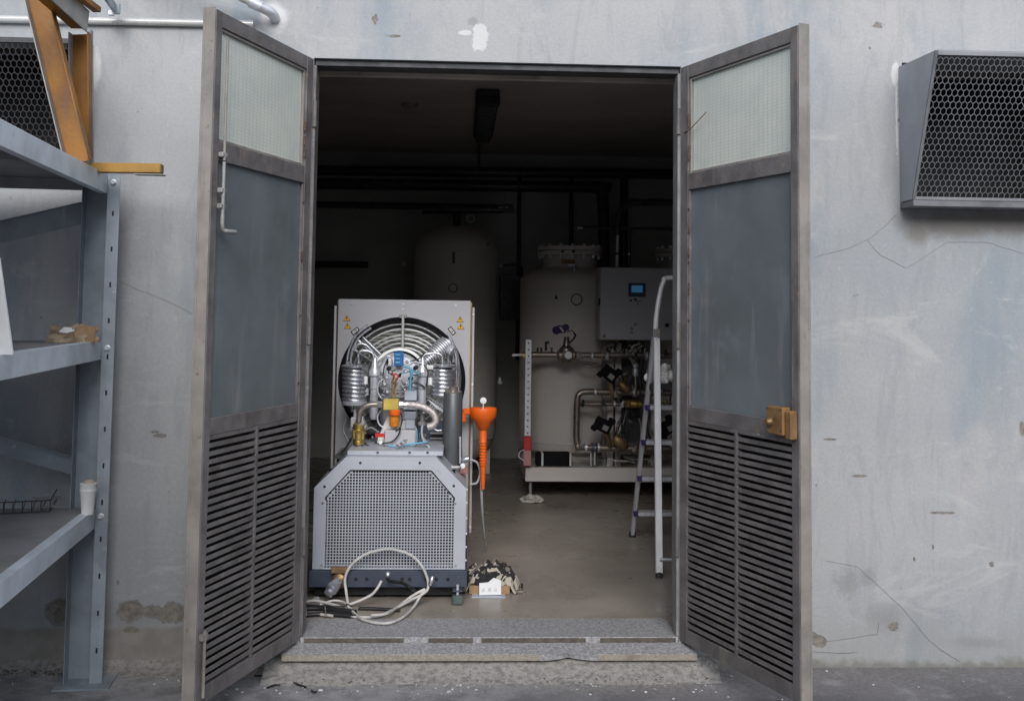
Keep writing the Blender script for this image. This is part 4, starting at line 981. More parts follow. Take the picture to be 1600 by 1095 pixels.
# ================================================================== FUNNEL
fu = thing('funnel', 'orange plastic funnel with long ribbed spout hanging beside the compressor', 'funnel', tuple(at(754, 700, 1.22)))
yk = 1.22; k_ = px(1, yk); tp = at(755, 637, yk)
q = MB(); q.lathe(tp, (.01, -.02, -1), [(21 * k_, 0), (21.5 * k_, 1 * k_), (20.5 * k_, 14 * k_), (15 * k_, 20 * k_), (8 * k_, 33 * k_), (6 * k_, 34 * k_), (4.5 * k_, 34 * k_), (13.5 * k_, 19 * k_), (19 * k_, 13 * k_), (20 * k_, 0)], 32, False)
q.bm.faces.ensure_lookup_table(); q.build('bowl', 'orange_plastic', fu)
pr = [(5.8, 33), (5.8, 52)]
h = 53
while h < 88: pr += [(6.1, h), (4.5, h + .8), (4.5, h + 2.4), (6.1, h + 3.2)]; h += 4.4
while h < 104: pr += [(5.2 - (h - 88) * .08, h), (4.6 - (h - 88) * .08, h + 1.2)]; h += 3
pr += [(4.2, 104), (2.6, 124)]
q = MB(); q.lathe(tp, (.01, -.02, -1), [(a * k_, b_ * k_) for a, b_ in pr], 20); q.build('spout', 'orange_plastic', fu)
q = MB(); q.box(tp + V((-26 * k_, 0, -6 * k_)), (12 * k_, .03, 10 * k_)); q.box(tp + V((-30 * k_, -.002, -16 * k_)), (7 * k_, .026, 14 * k_)); q.build('handle', 'orange_plastic', fu, smooth=False, bevel=.006)
q = MB(); q.tube([tp + V((0, 0, -10 * k_)), tp + V((0, 0, 8 * k_))], .003, 8); q.lathe(tp + V((0, -.0, 11 * k_)), (0, -1, 0), [(5 * k_, 0), (5 * k_, .004), (2.5 * k_, .006)], 16); q.build('stopper', 'white', fu)
p_ = at(752, 760, yk)
q = MB(); q.tube(smoothpath([p_ + V((0, 0, .03)), at(753, 790, 1.25), at(756, 830, 1.35), zat(760, 860, FL + .008)], 6), [.0085 - .004 * i / 18 for i in range(19)], 10); q.build('drain_hose', 'clear_hose', fu)

# ================================================================== CABLES ON THE FLOOR
def floorcable(pts, r_, name, mat, parent, yup=.50, vf=947, dz=0.):
    P = []
    for a in pts:
        u, v_ = a[:2]
        if v_ > vf: p_ = zat(u, v_, FL + .004 + r_ + dz)
        else:
            t_ = min((vf - v_) / 45., 1); yf = zat(u, vf, FL + r_).y; p_ = at(u, v_, yf * (1 - t_) + yup * t_)
        if len(a) > 2: p_.y -= a[2]
        P.append(p_)
    q = MB(); q.tube(smoothpath(P, 7), r_, 10); return q.build(name, mat, parent)
lc = thing('looped_cable', 'loop of whitish cable leaning on the compressor base and trailing on the sill', 'cable', tuple(zat(600, 960, FL)))
floorcable([(470, 963), (488, 958), (505, 960), (520, 962)], .0065, 'cable', 'cable_white', lc)
floorcable([(472, 942), (492, 938), (520, 944), (542, 948), (541, 925), (539, 905), (546, 886), (562, 871), (584, 861), (612, 858), (640, 866), (657, 881), (667, 901), (669, 918), (660, 928), (640, 938), (618, 950), (595, 961), (570, 964), (545, 962)], .0064, 'cable', 'cable_white', lc)
floorcable([(544, 944), (552, 956), (566, 967), (590, 973), (612, 972), (632, 962), (646, 948), (656, 932), (664, 920)], .0062, 'cable', 'cable_white', lc, dz=.004)
floorcable([(545, 944), (562, 938), (580, 929), (590, 918), (596, 907)], .0062, 'cable', 'cable_white', lc, dz=.012)
floorcable([(664, 920), (645, 930), (625, 945), (605, 958), (580, 961)], .0062, 'cable', 'cable_white', lc, dz=.016)
floorcable([(500, 944), (520, 938), (536, 940), (545, 948)], .005, 'cable', 'cable_white', lc, dz=.014)
for u, v_, an in ((545, 946, 30), (666, 921, -40)):
    p_ = zat(u, v_, FL + .02) if v_ > 930 else at(u, v_, .49); q = MB(); q.lathe(p_, (math.sin(R(an)), .3, math.cos(R(an))), [(.014, -.006), (.015, 0), (.014, .006)], 14); q.build('cable_tie', 'hose_black', lc)
q = MB(); q.lathe(at(672, 914, .47), (.3, .1, 1), [(.008, 0), (.011, .01), (.011, .03), (.006, .04)], 10); q.build('plug', 'chrome', lc)
q = MB(); q.tube(smoothpath([at(606, 903, .52), at(612, 908, .47), at(628, 910, .45), at(642, 918, .42), zat(652, 926, FL + .04)], 5), .008, 10); tag(q.build('power_cord', 'hose_black'), 'short black power cord leaving the compressor base behind the cable loop', 'cord')
bh = thing('black_hoses', 'flat bundle of black hoses on the floor left of the cable loop', 'hose', tuple(zat(510, 950, FL)))
for pth, r_ in ((((466, 952), (500, 950), (556, 956)), .011), (((466, 962), (505, 959), (558, 963)), .010), (((560, 950), (590, 951), (625, 953)), .008), (((466, 945), (500, 948), (540, 949)), .008)):
    P = [zat(u, v_, FL + r_) for u, v_ in pth]; q = MB(); q.tube(smoothpath(P, 5), r_, 10); q.build('hose', 'hose_black', bh)
for u in (478, 508): q = MB(); q.tube([zat(u, 948, FL + .026), zat(u + 1, 960, FL + .026)], .003, 6); q.build('tie', 'grey_steel', bh)
crumple('tape_roll', 'grey_steel', zat(494, 940, FL), (.04, .03, .03), 5, 'small grey crumpled lump behind the white cable ends', 'scrap', .3)

# ================================================================== CARDBOARD, PAPER, CLOTH
y_ = .60
cbx = MB(); c0 = zat(764, 922, FL); c0.z = FL
cbx.box((c0.x - .0, c0.y, FL + .020), (.19, .15, .038)); tag(cbx.build('cardboard_box', 'cardboard', smooth=False, bevel=.002), 'flat brown cardboard box under the camouflage cloth', 'box')
q = MB(); q.box((c0.x - .005, c0.y - .105, FL + .0025), (.155, .055, .004), Matrix.Rotation(R(-3), 3, 'Z')); tag(q.build('leaflet', 'paleblock', smooth=False), 'grey leaflet lying flat in front of the cardboard box', 'leaflet')
pp = thing('paper_sheet', 'white folded paper propped against the cardboard box', 'paper', (c0.x, c0.y - .08, FL))
rt = Matrix.Rotation(R(-3), 3, 'Y')
q = MB(); q.prism([V((c0.x + .004, c0.y - .098, FL + .010)) + rt @ V(v_) for v_ in ((-.052, -.008, -.001), (.050, -.008, -.004), (.052, .006, .058), (.018, .010, .070), (-.008, .006, .052), (-.050, .006, .050))], (0, -.0008, 0)); q.build('sheet', 'paper', pp, smooth=False)
q = MB()
for k in range(3): q.prism([V((c0.x - .028 + .028 * k, c0.y - .1055, FL + .026)) + V(v_) for v_ in ((-.008, -.001, 0), (.006, -.001, 0), (.007, .0018, .012), (-.006, .0018, .011))], (0, -.0004, 0))
q.build('print', 'scrap_white', pp, smooth=False)
bm = bmesh.new(); bmesh.ops.create_grid(bm, x_segments=46, y_segments=34, size=1)
for v_ in bm.verts:
    x, y = v_.co.x, v_.co.y; rr_ = math.sqrt(x * x + y * y)
    env = max(0, 1 - rr_ ** 2.2 * .75)
    n1 = mnoise.noise(V((x * 2.1, y * 2.1, 3))); n2 = mnoise.noise(V((x * 5.0, y * 5.0, 8))); n3 = 1 - abs(mnoise.noise(V((x * 3.0 + y * 1.3, y * 2.6, 1)))) * 2.2
    n4 = 1 - abs(mnoise.noise(V((x * 1.5 - y * 2.0, y * 4.2 + x, 12)))) * 2.6
    h = .040 + env * (.030 + .05 * n1 + .015 * n2) + max(n3, -.3) * .030 * (.4 + env) + max(n4, -.2) * .022
    ex = .125 * x * (1 + .25 * mnoise.noise(V((0, y * 2, 5)))) + (.035 * max(x, 0) ** 3); ey = .095 * y * (1 + .25 * mnoise.noise(V((x * 2, 0, 5))))
    drop = max(0, abs(ex) - .098) * 1.4 + max(0, -ey - .062) * .9
    v_.co = V((c0.x + ex + .004, c0.y + ey + .028, FL + max(h - drop, .003)))
mb = MB(); mb.bm.free(); mb.bm = bm; cl = mb.build('camouflage_cloth', 'camo'); tag(cl, 'crumpled black and cream camouflage cloth on top of the cardboard box', 'cloth')
md = cl.modifiers.new('solid', 'SOLIDIFY'); md.thickness = .002

# ================================================================== TANKS AND SKID
def tank(name, label, x, y, r_, z0, z1, mat, dome=.13, group=None):
    t = thing(name, label, 'tank', (x, y, FL), 0, group)
    pr = [(r_ * .55, z0 - FL), (r_ * .9, z0 - FL + dome * .45), (r_, z0 - FL + dome)]
    pr += [(r_, z1 - FL - dome)]
    for k in range(1, 9): a = math.pi / 2 * k / 8; pr.append((r_ * math.cos(a), z1 - FL - dome + dome * math.sin(a)))
    q = MB(); q.lathe((x, y, FL), (0, 0, 1), pr, 64); q.build('shell', mat, t)
    return t
t1 = tank('large_tank', 'tall plain grey-beige air tank standing at the back of the room', .583, 4.35, .345, FL + .12, 2.13, 'tank_grey', .22)
for a in (0, 120, 240):
    q = MB(); q.box((.583 + .27 * math.cos(R(a)), 4.35 + .27 * math.sin(R(a)), FL + .10), (.06, .06, .20)); q.build('leg', 'tank_grey', t1, smooth=False)
q = MB(); c_ = at(709, 403, 4.0); q.lathe(c_, (0, 1, 0), [(.0, 0), (.0001, .01)], 3)
q = MB(); q.box(c_ + V((0, .0, 0)), (.022, .012, .09)); q.build('nameplate', 'pipe_dark', t1, smooth=False, bevel=.002)
c_ = at(708, 450, 4.0); q = MB(); q.lathe(c_ + V((0, .01, 0)), (0, -1, 0), [(.036, 0), (.036, .02), (.030, .021), (.030, .015)], 24); q.build('gauge', 'pipe_dark', t1); q = MB(); q.lathe(c_ + V((0, -.006, 0)), (0, -1, 0), [(.029, 0), (.028, .002)], 24); q.build('gauge_face', 'tank_grey', t1)
c_ = at(762, 382, 4.12); q = MB(); q.lathe(c_, (0, -1, 0), [(.018, 0), (.018, .02)], 14); q.build('port', 'pipe_dark', t1)
c_ = at(735, 342, 4.3); q = MB(); q.tube([c_ + V((.03 * math.cos(a), 0, .03 * math.sin(a))) for a in [2 * math.pi * k / 16 for k in range(16)]], .007, 8, True); q.build('lifting_eye', 'tank_grey', t1)
q = MB(); q.tube([(.583, 4.35, 2.12), (.583, 4.35, 2.24)], .03, 12); q.tube([(.30, 4.35, 2.26), (1.02, 4.30, 2.27)], .035, 12); q.box((1.0, 4.25, 2.27), (.09, .09, .07)); q.build('outlet_pipe', 'pipe_dark', t1)
c_ = at(782, 324, 4.2); q = MB(); q.box(c_, (.035, .01, .008)); q.box(c_ + V((.05, 0, 0)), (.015, .01, .007)); q.build('valve_tag', 'alu', t1, smooth=False)
for u, v_, y in ((562, 480, 4.35), (645, 412, 4.2)):
    pass
c_ = at(632, 412, 4.35); q = MB(); q.lathe(c_ , (-.3, -1, 0), [(.018, 0), (.014, .03)], 10); q.build('valve_knob', 'tank_grey', t1)
c_ = at(781, 595, 4.2); q = MB(); q.lathe(c_, (0, 0, 1), [(.012, -.03), (.022, -.02), (.018, 0), (.01, .03)], 12); q.build('valve_knob', 'white', t1)

sk0 = thing('separator_skid', 'cream steel skid base carrying the two neck-topped tanks', 'skid', (1.75, 3.5, FL))
q = MB(); q.bb(1.10, 2.95, 3.14, 3.19, .246, .344); q.build('front_beam', 'tank_cream', sk0, smooth=False, bevel=.003)
q = MB(); q.bb(1.10, 2.95, 4.1, 4.15, .246, .344); q.bb(1.10, 1.15, 3.191, 4.099, .246, .344); q.bb(2.9, 2.95, 3.191, 4.099, .246, .344); q.build('side_beam', 'tank_cream', sk0, smooth=False, bevel=.003)
q = MB(); q.bb(1.152, 2.898, 3.192, 4.098, .325, .335); q.build('floor_plate', 'tank_cream', sk0, smooth=False)
for x_, y_ in ((1.14, 3.20), (2.9, 3.2), (1.14, 4.1), (2.9, 4.1)):
    q = MB(); q.lathe((x_, y_, FL), (0, 0, 1), [(.035, 0), (.03, .015), (.012, .02), (.012, .125)], 12); q.build('levelling_foot', 'grey_steel', sk0)
def necktank(x, y, r_, label):
    t = tank('pressure_tank', label, x, y, r_, .36, 1.79, 'tank_cream', .12, 'neck-topped tanks on the skid')
    q = MB(); q.lathe((x, y, 1.76), (0, 0, 1), [(.205, 0), (.205, .10)], 40); q.build('neck', 'tank_cream', t)
    q = MB(); q.lathe((x, y, 1.862), (0, 0, 1), [(.25, 0), (.25, .03)], 40); q.build('flange', 'tank_grey', t); q = MB(); q.lathe((x, y, 1.898), (0, 0, 1), [(.25, 0), (.25, .03)], 40); q.build('flange', 'tank_grey', t)
    for k in range(16):
        a = 2 * math.pi * k / 16; q = MB(); q.lathe((x + .23 * math.cos(a), y + .23 * math.sin(a), 1.84), (0, 0, 1), [(.013, 0), (.013, .02), (.008, .021), (.008, .09), (.012, .091), (.012, .105)], 6); q.build('flange_bolt', 'alu', t)
    return t
TX, TY, TR = 1.455, 3.72, .375
nt2 = necktank(TX, TY, TR, 'cream pressure tank with a purple logo and bolted neck, left of the control cabinet')
nt3 = necktank(2.38, 3.78, .375, 'cream pressure tank mostly hidden behind the control cabinet and right door leaf')
# saddle legs
for t, x in ((nt2, TX), (nt3, 2.38)):
    q = MB(); q.lathe((x, TY, .336), (0, 0, 1), [(.26, 0), (.26, .10)], 30); q.build('skirt', 'tank_cream', t)
def onTank(u, v_, lift=.002):
    """point on the front of the logo tank"""
    y = TY - TR
    for _ in range(6):
        p_ = at(u, v_, y); dx = max(min(p_.x - TX, TR * .999), -TR * .999); y = TY - math.sqrt(TR ** 2 - dx ** 2) - lift
    return at(u, v_, y)
def disc_on(u, v_, r_, mat, name, parent, lift=.002, rz=1.0):
    q = MB(); c_ = onTank(u, v_, lift); k = px(1, c_.y)
    q.prism([onTank(u + r_ * math.cos(a), v_ + r_ * rz * math.sin(a), lift) for a in [2 * math.pi * i / 20 for i in range(20)]], (0, -.0006, 0)); return q.build(name, mat, parent, smooth=False)
lg = disc_on(869.5, 516, 6.6, 'purple', 'logo_mark', nt2); disc_on(884, 511.5, 5.4, 'purple', 'logo_mark', nt2)
q = MB(); q.prism([onTank(u, v_, .003) for u, v_ in ((872, 508), (880, 508.5), (885, 516), (884, 520), (868, 521))], (0, -.0006, 0)); q.build('logo_mark', 'purple', nt2, smooth=False)
q = MB(); q.prism([onTank(u, v_, .005) for u, v_ in ((873, 511), (877, 510), (882, 518), (879, 519))], (0, -.0006, 0)); q.build('logo_gap', 'tank_cream', nt2, smooth=False)
# worn lettering beside the logo
q = MB()
def stroke(pts, w_=.8):
    for (a, b_) in zip(pts, pts[1:]):
        d_ = V((b_[0] - a[0], b_[1] - a[1])); n_ = V((-d_.y, d_.x)).normalized() * w_
        q.prism([onTank(a[0] + n_.x, a[1] + n_.y, .003), onTank(b_[0] + n_.x, b_[1] + n_.y, .003), onTank(b_[0] - n_.x, b_[1] - n_.y, .003), onTank(a[0] - n_.x, a[1] - n_.y, .003)], (0, -.0006, 0))
stroke([(886, 519), (889, 516), (891, 519)]); stroke([(892, 515), (894, 517), (897, 519.5)]); stroke([(889, 518), (891, 518)], .5)
q.build('lettering', 'purple', nt2, smooth=False)
q = MB(); 
for k in range(4): stroke([(901 + k * 3.6, 519), (901 + k * 3.6, 515.5), (903 + k * 3.6, 516.5), (903 + k * 3.6, 519)], .35)
q.build('lettering', 'tank_grey', nt2, smooth=False)
o = disc_on(901, 468, 9, 'pipe_dark', 'gauge', nt2, .02, 1.05); disc_on(901, 468, 7.4, 'tank_cream', 'gauge_ring', nt2, .022, 1.05); disc_on(901, 469, 4.5, 'tank_grey', 'gauge_dial', nt2, .024)
q = MB(); q.prism([onTank(u, v_, .002) for u, v_ in ((866, 467), (872, 467), (869, 460))], (0, -.0006, 0)); q.build('sticker', 'sticker_black', nt2, smooth=False)
for k in range(2): q = MB(); q.prism([onTank(u, v_, .002) for u, v_ in ((874, 461 + 4 * k), (884, 461 + 4 * k), (884, 463 + 4 * k), (874, 463 + 4 * k))], (0, -.0006, 0)); q.build('sticker', 'tank_grey', nt2, smooth=False)
c_ = at(888, 409, 3.49); q = MB(); q.box(c_, (.10, .004, .03)); q.build('warning_label', 'brass_lock', nt2, smooth=False)
for k in range(2):
    c_ = at(887 + 17 * k - 8, 393, 3.47); q = MB(); q.lathe(c_, (0, -1, 0), [(.012, 0), (.010, .02)], 8); q.build('stud', 'pipe_dark', nt2)
c_ = at(897, 424, 3.36); q = MB(); q.lathe(c_, (0, 0, 1), [(.014, 0), (.014, .04), (.008, .05)], 10); q.box(c_ + V((-.015, 0, .045)), (.05, .02, .012)); q.build('vent_valve', 'chrome', nt2)

# rack of pipes and valves on the skid (piping assembly)
pa = thing('piping_assembly', 'steel pipework with black pneumatic valves on the skid between tank and ladder', 'pipework', (1.75, 3.2, .345))
def PT(name, mat, pts, y, r_, n=12, sub=5, parent=None): return T(name, mat, pts, y, r_, n, parent or pa, sub)
PT('upper_pipe', 'steel_pipe', [(822, 554), (1100, 556)], 3.16, 4.6)
PT('pipe_end', 'white', [(800, 555), (823, 554)], 3.16, 2.0)
LAp = lambda name, mat, u, v_, y, ax_, pr, n=14: LA(name, mat, u, v_, y, ax_, pr, n, pa)
LAp('clamp', 'pipe_dark', 826, 554, 3.15, (1, 0, 0), [(8, -4), (8, 4)]); LAp('brass_nut', 'brass', 820, 554, 3.12, (1, 0, 0), [(5, -3), (5, 3)], 6)
LAp('regulator', 'steel_pipe', 884, 555, 3.12, (1, 0, 0), [(6, -13), (9, -11), (9, -6), (13, -5), (13, 7), (9, 8), (9, 13), (6, 15)]); LAp('regulator_bonnet', 'steel_pipe', 885, 548, 3.12, (0, 0, 1), [(12, -4), (11, 4), (6, 8), (4, 20), (5, 22)])
LAp('regulator_gauge', 'dark_rubber', 888, 555, 3.05, (0, -1, 0), [(7, 0), (7, 4)]); LAp('gauge_face', 'white', 888, 555, 3.02, (0, -1, 0), [(6, 0), (6, .5)])
LAp('regulator_end', 'cream_panel', 874, 556, 3.13, (1, 0, 0), [(8, -2), (8, 5)]); LAp('union_nut', 'grey_steel', 903, 556, 3.14, (1, 0, 0), [(7, -3), (7, 3), (5, 4), (5, 9)], 8)
T('regulator_lever', 'black', [(888, 536), (894, 532), (899, 524), (896, 520)], 3.10, 1.5, 8, pa)
for u in (840, 846, 862): LAp('nipple', 'pipe_dark', u, 550, 3.16, (0, 0, 1), [(1.6, 0), (1.6, 7)])
T('small_valve', 'pipe_dark', [(853, 548), (853, 534)], 3.14, 2.0, 8, pa); T('small_valve', 'pipe_dark', [(851, 536), (858, 535)], 3.14, 2.2, 8, pa); LAp('small_tap', 'cream_panel', 868, 550, 3.14, (0, 0, 1), [(4, 0), (3, 5)])
T('capillary', 'copper_pipe', [(900, 562), (915, 572), (930, 575), (945, 588)], 3.14, 1.0, 8, pa); T('capillary', 'copper_pipe', [(903, 571), (920, 573), (940, 568)], 3.14, 1.0, 8, pa)
# big U pipe
PT('loop_pipe', 'steel_pipe', [(1100, 615), (960, 613), (918, 612), (906, 615), (902, 625), (901, 660), (901, 685), (905, 695), (918, 699), (1100, 702)], 3.12, 5.0, 14, 6)
PT('middle_pipe', 'steel_pipe', [(904, 631), (1100, 632)], 3.14, 3.2)
LAp('brass_coupling', 'brass', 982, 631, 3.12, (1, 0, 0), [(4, -6), (6.5, -4), (6.5, 12), (4.5, 14), (6.5, 15), (6.5, 20)], 10)
for u in (915, 925, 932): LAp('flange_ring', 'alu' if u == 915 else 'navy_steel', u, 699, 3.12, (1, 0, 0), [(7.5, -1.5), (7.5, 2)])
LAp('large_header', 'steel_pipe', 960, 700, 3.16, (1, .0, 0), [(8, 0), (10, 8), (10, 160)], 18)
# vertical frame rails behind
for u in (950, 962, 1018): BX('frame_rail', 'tank_cream', u, 536, u + 8, 728, 3.30, .03, .002, pa)
BX('frame_rail', 'grey_steel', 942, 540, 948, 728, 3.34, .03, .002, pa)
BX('valve_bank', 'render_dark', 968, 560, 1003, 612, 3.36, .10, .006, pa); BX('valve_bank', 'render_dark', 966, 640, 1010, 700, 3.40, .10, .006, pa)
def actuator(u, v_, an, y=3.02):
    t = None; c_ = at(u, v_, y); rt = Matrix.Rotation(R(an), 3, 'Y'); k = px(1, y)
    q = MB(); q.box(c_, (26 * k, .07, 20 * k), rt); q.box(c_ + rt @ V((10 * k, 0, 12 * k)), (10 * k, .06, 8 * k), rt); q.box(c_ + rt @ V((-11 * k, 0, -10 * k)), (8 * k, .06, 8 * k), rt)
    o = q.build('valve_actuator', 'black_matte', pa, smooth=False, bevel=.006)
    q = MB(); q.box(c_ + rt @ V((4 * k, -.038, -2 * k)), (9 * k, .004, 8 * k), rt); q.build('actuator_plate', 'grey_steel', o, smooth=False)
    q = MB(); q.beam(c_ + rt @ V((10 * k, 0, -8 * k)), c_ + rt @ V((26 * k, .04, -24 * k)), 5 * k, 5 * k); q.build('actuator_stem', 'old_brass', o, smooth=False)
    return o
actuator(952, 584, 38); actuator(942, 664, 25); actuator(1042, 668, -30)
q_pts = [((985, 560), (993, 566), (994, 580), (993, 612)), ((980, 640), (980, 700)), ((1003, 560), (1000, 590), (1002, 640), (1005, 690)), ((1010, 648), (1012, 672), (1018, 690))]
for k, pth in enumerate(q_pts): T('thin_pipe', 'copper_pipe' if k == 0 else 'pipe_dark', pth, 3.1, 1.8, 8, pa)
LAp('brass_fitting', 'alu', 993, 588, 3.08, (0, 0, 1), [(3, 0), (4.5, 3), (4.5, 12), (3, 14), (5, 15), (5, 19)], 8)
for k in range(16):
    u0, v0 = random.uniform(948, 1010), random.uniform(536, 545); T('cable', random.choice(['cable_white', 'old_plastic', 'pipe_dark']), [(u0, v0), (u0 + random.uniform(-14, 14), v0 + random.uniform(3, 9)), (u0 + random.uniform(-28, 10), v0 + random.uniform(8, 20))], 3.16 + random.uniform(-.03, .05), random.uniform(.6, 1.1), 6, pa)
for k in range(12):
    u0, v0 = random.uniform(900, 1000), random.uniform(712, 722); T('cable', random.choice(['cable_white', 'old_plastic', 'dark_green']), [(u0, v0), (u0 + random.uniform(6, 14), v0 + random.uniform(-3, 5)), (u0 + random.uniform(14, 34), v0 + random.uniform(-2, 6))], 3.20 + random.uniform(-.02, .05), random.uniform(.6, 1.2), 6, pa)
for k in range(14): LAp('small_fitting', random.choice(['chrome', 'pipe_dark', 'old_brass', 'grey_steel']), random.uniform(955, 1015), random.uniform(565, 700), 3.18, (random.uniform(-1, 1), -1, random.uniform(-1, 1)), [(2.4, 0), (2.4, 5), (1.4, 6), (1.4, 9)], 8)
for u in (922, 928): BX('pipe_stand', 'cream_panel', u, 706, u + 2.5, 727, 3.14, .02, .001, pa)
# vertical riser pipe above the cabinet
PT('riser', 'alu', [(964, 420), (965, 368)], 3.30, 2.6); LAp('riser_joint', 'pipe_dark', 965, 398, 3.30, (0, 0, 1), [(4.5, 0), (4.5, 3)]); PT('riser_bend', 'pipe_dark', [(965, 368), (965, 345), (972, 328), (985, 318), (1000, 316), (1100, 316)], 3.30, 6)
PT('riser_branch', 'pipe_dark', [(900, 356), (1100, 358)], 3.30, 2.4); LAp('branch_end', 'alu', 902, 356, 3.29, (1, 0, 0), [(1.5, 0), (1.5, 8)])
PT('riser', 'pipe_dark', [(983, 418), (983, 358)], 3.30, 3); LAp('small_light_cap', 'white', 983, 397, 3.2, (0, -1, 0), [(1.8, 0), (1.2, 2)])
# perforated signal post
ps = thing('perforated_post', 'perforated steel post with a red lower section at the left end of the skid', 'post', tuple(at(825, 728, 3.10)))
x_ = at(825, 600, 3.10).x; kk = px(1, 3.1)
pl = MB(); pl.bb(x_ - 5 * kk, x_ + 5 * kk, 3.085, 3.10, at(825, 681, 3.1).z, at(825, 530, 3.1).z); pl.build('post', 'alu', ps, smooth=False, bevel=.003)
for k in range(15):
    z = at(825, 676 - k * 10, 3.1).z; q = MB(); q.lathe((x_, 3.0848, z), (0, -1, 0), [(1.3 * kk, 0), (1.3 * kk, .0012)], 10); q.build('hole', 'black', ps)
q = MB(); q.bb(x_ - 6 * kk, x_ + 6 * kk, 3.075, 3.11, at(825, 702, 3.1).z, at(825, 681.5, 3.1).z); q.build('red_sleeve', 'red', ps, smooth=False, bevel=.004)
q = MB(); q.bb(x_ - 6 * kk, x_ + 6 * kk, 3.075, 3.11, at(825, 727, 3.1).z, at(825, 702.5, 3.1).z); q.build('pale_sleeve', 'pink', ps, smooth=False, bevel=.004)
T('hook_wire', 'cable_white', [(820, 702), (812, 706), (811, 714), (818, 719)], 3.08, 1.0, 6, ps)
bbx = thing('battery_box', 'low black box with pale end straps on the skid beam', 'box', tuple(at(866, 727, 3.15)))
BX('case', 'black_matte', 838, 708, 894, 728, 3.16, .12, .004, bbx); BX('strap', 'pipe_white', 846, 707.5, 849, 728, 3.155, .13, .001, bbx); BX('strap', 'pipe_white', 890, 707.5, 893, 728, 3.155, .13, .001, bbx)
# control cabinet
cb = thing('control_cabinet', 'pale grey control cabinet with a small blue screen', 'cabinet', tuple(at(995, 532, 3.10)))
ca0, ca1 = at(938, 417, 3.08), at(1052, 532, 3.08)
q = MB(); q.bb(ca0.x, ca0.x + .535, 3.10, 3.32, ca1.z - .002, ca0.z); q.build('case', 'cream_panel', cb, smooth=False, bevel=.003)
q = MB(); q.bb(ca0.x + .004, ca0.x + .53, 3.08, 3.0985, ca1.z + .002, ca0.z - .004); q.build('door', 'cream_panel', cb, smooth=False, bevel=.003)
BX('screen_bezel', 'navy_steel', 982, 442, 1009, 464, 3.072, .008, .002, cb); BX('screen', 'screen', 987, 446, 1004, 457, 3.069, .003, .0, cb)
BX('hinge', 'black', 935.5, 466, 938.5, 477, 3.09, .02, .001, cb)
c_ = at(1042, 508, 3.08); q = MB(); q.lathe(c_, (0, -1, 0), [(.016, 0), (.014, .018)], 16); q.build('lock', 'black', cb)
def flat(name, mat, pts, y, parent):
    q = MB(); q.prism([at(u, v_, y) for u, v_ in pts], (0, -.0006, 0)); return q.build(name, mat, parent, smooth=False)
flat('logo', 'sticker_black', [(983, 471), (988, 471), (986, 467)], 3.079, cb); flat('logo', 'sticker_black', [(989, 466), (995, 466.5), (996, 469), (991, 469)], 3.079, cb)
for k in range(4): flat('lettering', 'sticker_black', [(992 + 3 * k, 470), (994 + 3 * k, 470), (994 + 3 * k, 471.6), (992 + 3 * k, 471.6)], 3.079, cb)
flat('lettering', 'sticker_black', [(995, 474), (998, 474), (997, 477)], 3.079, cb)
for u, v_ in ((993, 506), (987, 513), (987, 519)):
    flat('warning_mark', 'pipe_dark', [(u - 2.6, v_ + 2), (u + 2.6, v_ + 2), (u, v_ - 2.5)], 3.079, cb); flat('mark_face', 'cream_panel', [(u - 1.1, v_ + 1.2), (u + 1.1, v_ + 1.2), (u, v_ - .8)], 3.0785, cb)
for k in range(3): flat('print_line', 'fin', [(992, 511.5 + k * 5), (1000, 511.5 + k * 5), (1000, 513 + k * 5), (992, 513 + k * 5)], 3.079, cb)
flat('warning_sticker', 'brass_lock', [(941, 527), (947, 527), (944, 521)], 3.079, cb)
flat('corner_strip', 'brass_lock', [(940, 530.5), (968, 531), (968, 532), (940, 531.5)], 3.079, cb)
# rag on the pipes
crumple('white_rag', 'rag', V((1.765, 1.60, at(1045, 598, 1.6).z)), (.14, .11, .13), 2.2, 'crumpled white rag lying on the ladder platform', 'rag', .5, sub=4)
crumple('floor_rag', 'floor_rag', V((zat(826, 772, FL).x, 3.05, FL)), (.11, .10, .055), 7.4, 'crumpled pale rag on the floor at the skid corner', 'rag', .7, sub=4)

# ================================================================== PIPES AND FIXTURES ON WALLS AND CEILING
def wpipe(label, pts, y, r_, mat='pipe_dark', cat='pipe', grp='dark pipes under the ceiling'):
    o = T('wall_pipe', mat, pts, y, r_, 12); o.parent = None
    # re-home: T parents to the compressor by default
    return o
def toppipe(name, mat, P, r_, label, cat='pipe', group=None, sub=5):
    q = MB(); q.tube(smoothpath(P, sub) if len(P) > 2 else P, r_, 12); return tag(q.build(name, mat), label, cat, group)
toppipe('ceiling_pipe', 'pipe_dark', [(-2.1, 4.9, 2.62), (3.3, 4.9, 2.67)], .045, 'upper of the two long dark pipes under the ceiling', group='dark pipes at the back of the room')
toppipe('ceiling_pipe', 'pipe_dark', [(-2.1, 4.85, 2.505), (1.60, 4.85, 2.525), (1.78, 4.85, 2.50), (1.86, 4.85, 2.38), (1.87, 4.85, 1.2)], .05, 'lower long dark pipe that bends down the back wall behind the tanks', group='dark pipes at the back of the room')
toppipe('wall_pipe', 'pipe_dark', [(-2.1, 4.95, 2.34), (.95, 4.95, 2.34)], .03, 'thin dark pipe behind the top of the tall tank', group='dark pipes at the back of the room')
toppipe('wall_pipe', 'pipe_dark', [(-1.0, 5.1, 1.82), (-.2, 5.1, 1.825)], .03, 'short dark pipe on the back wall left of the tall tank', group='dark pipes at the back of the room')
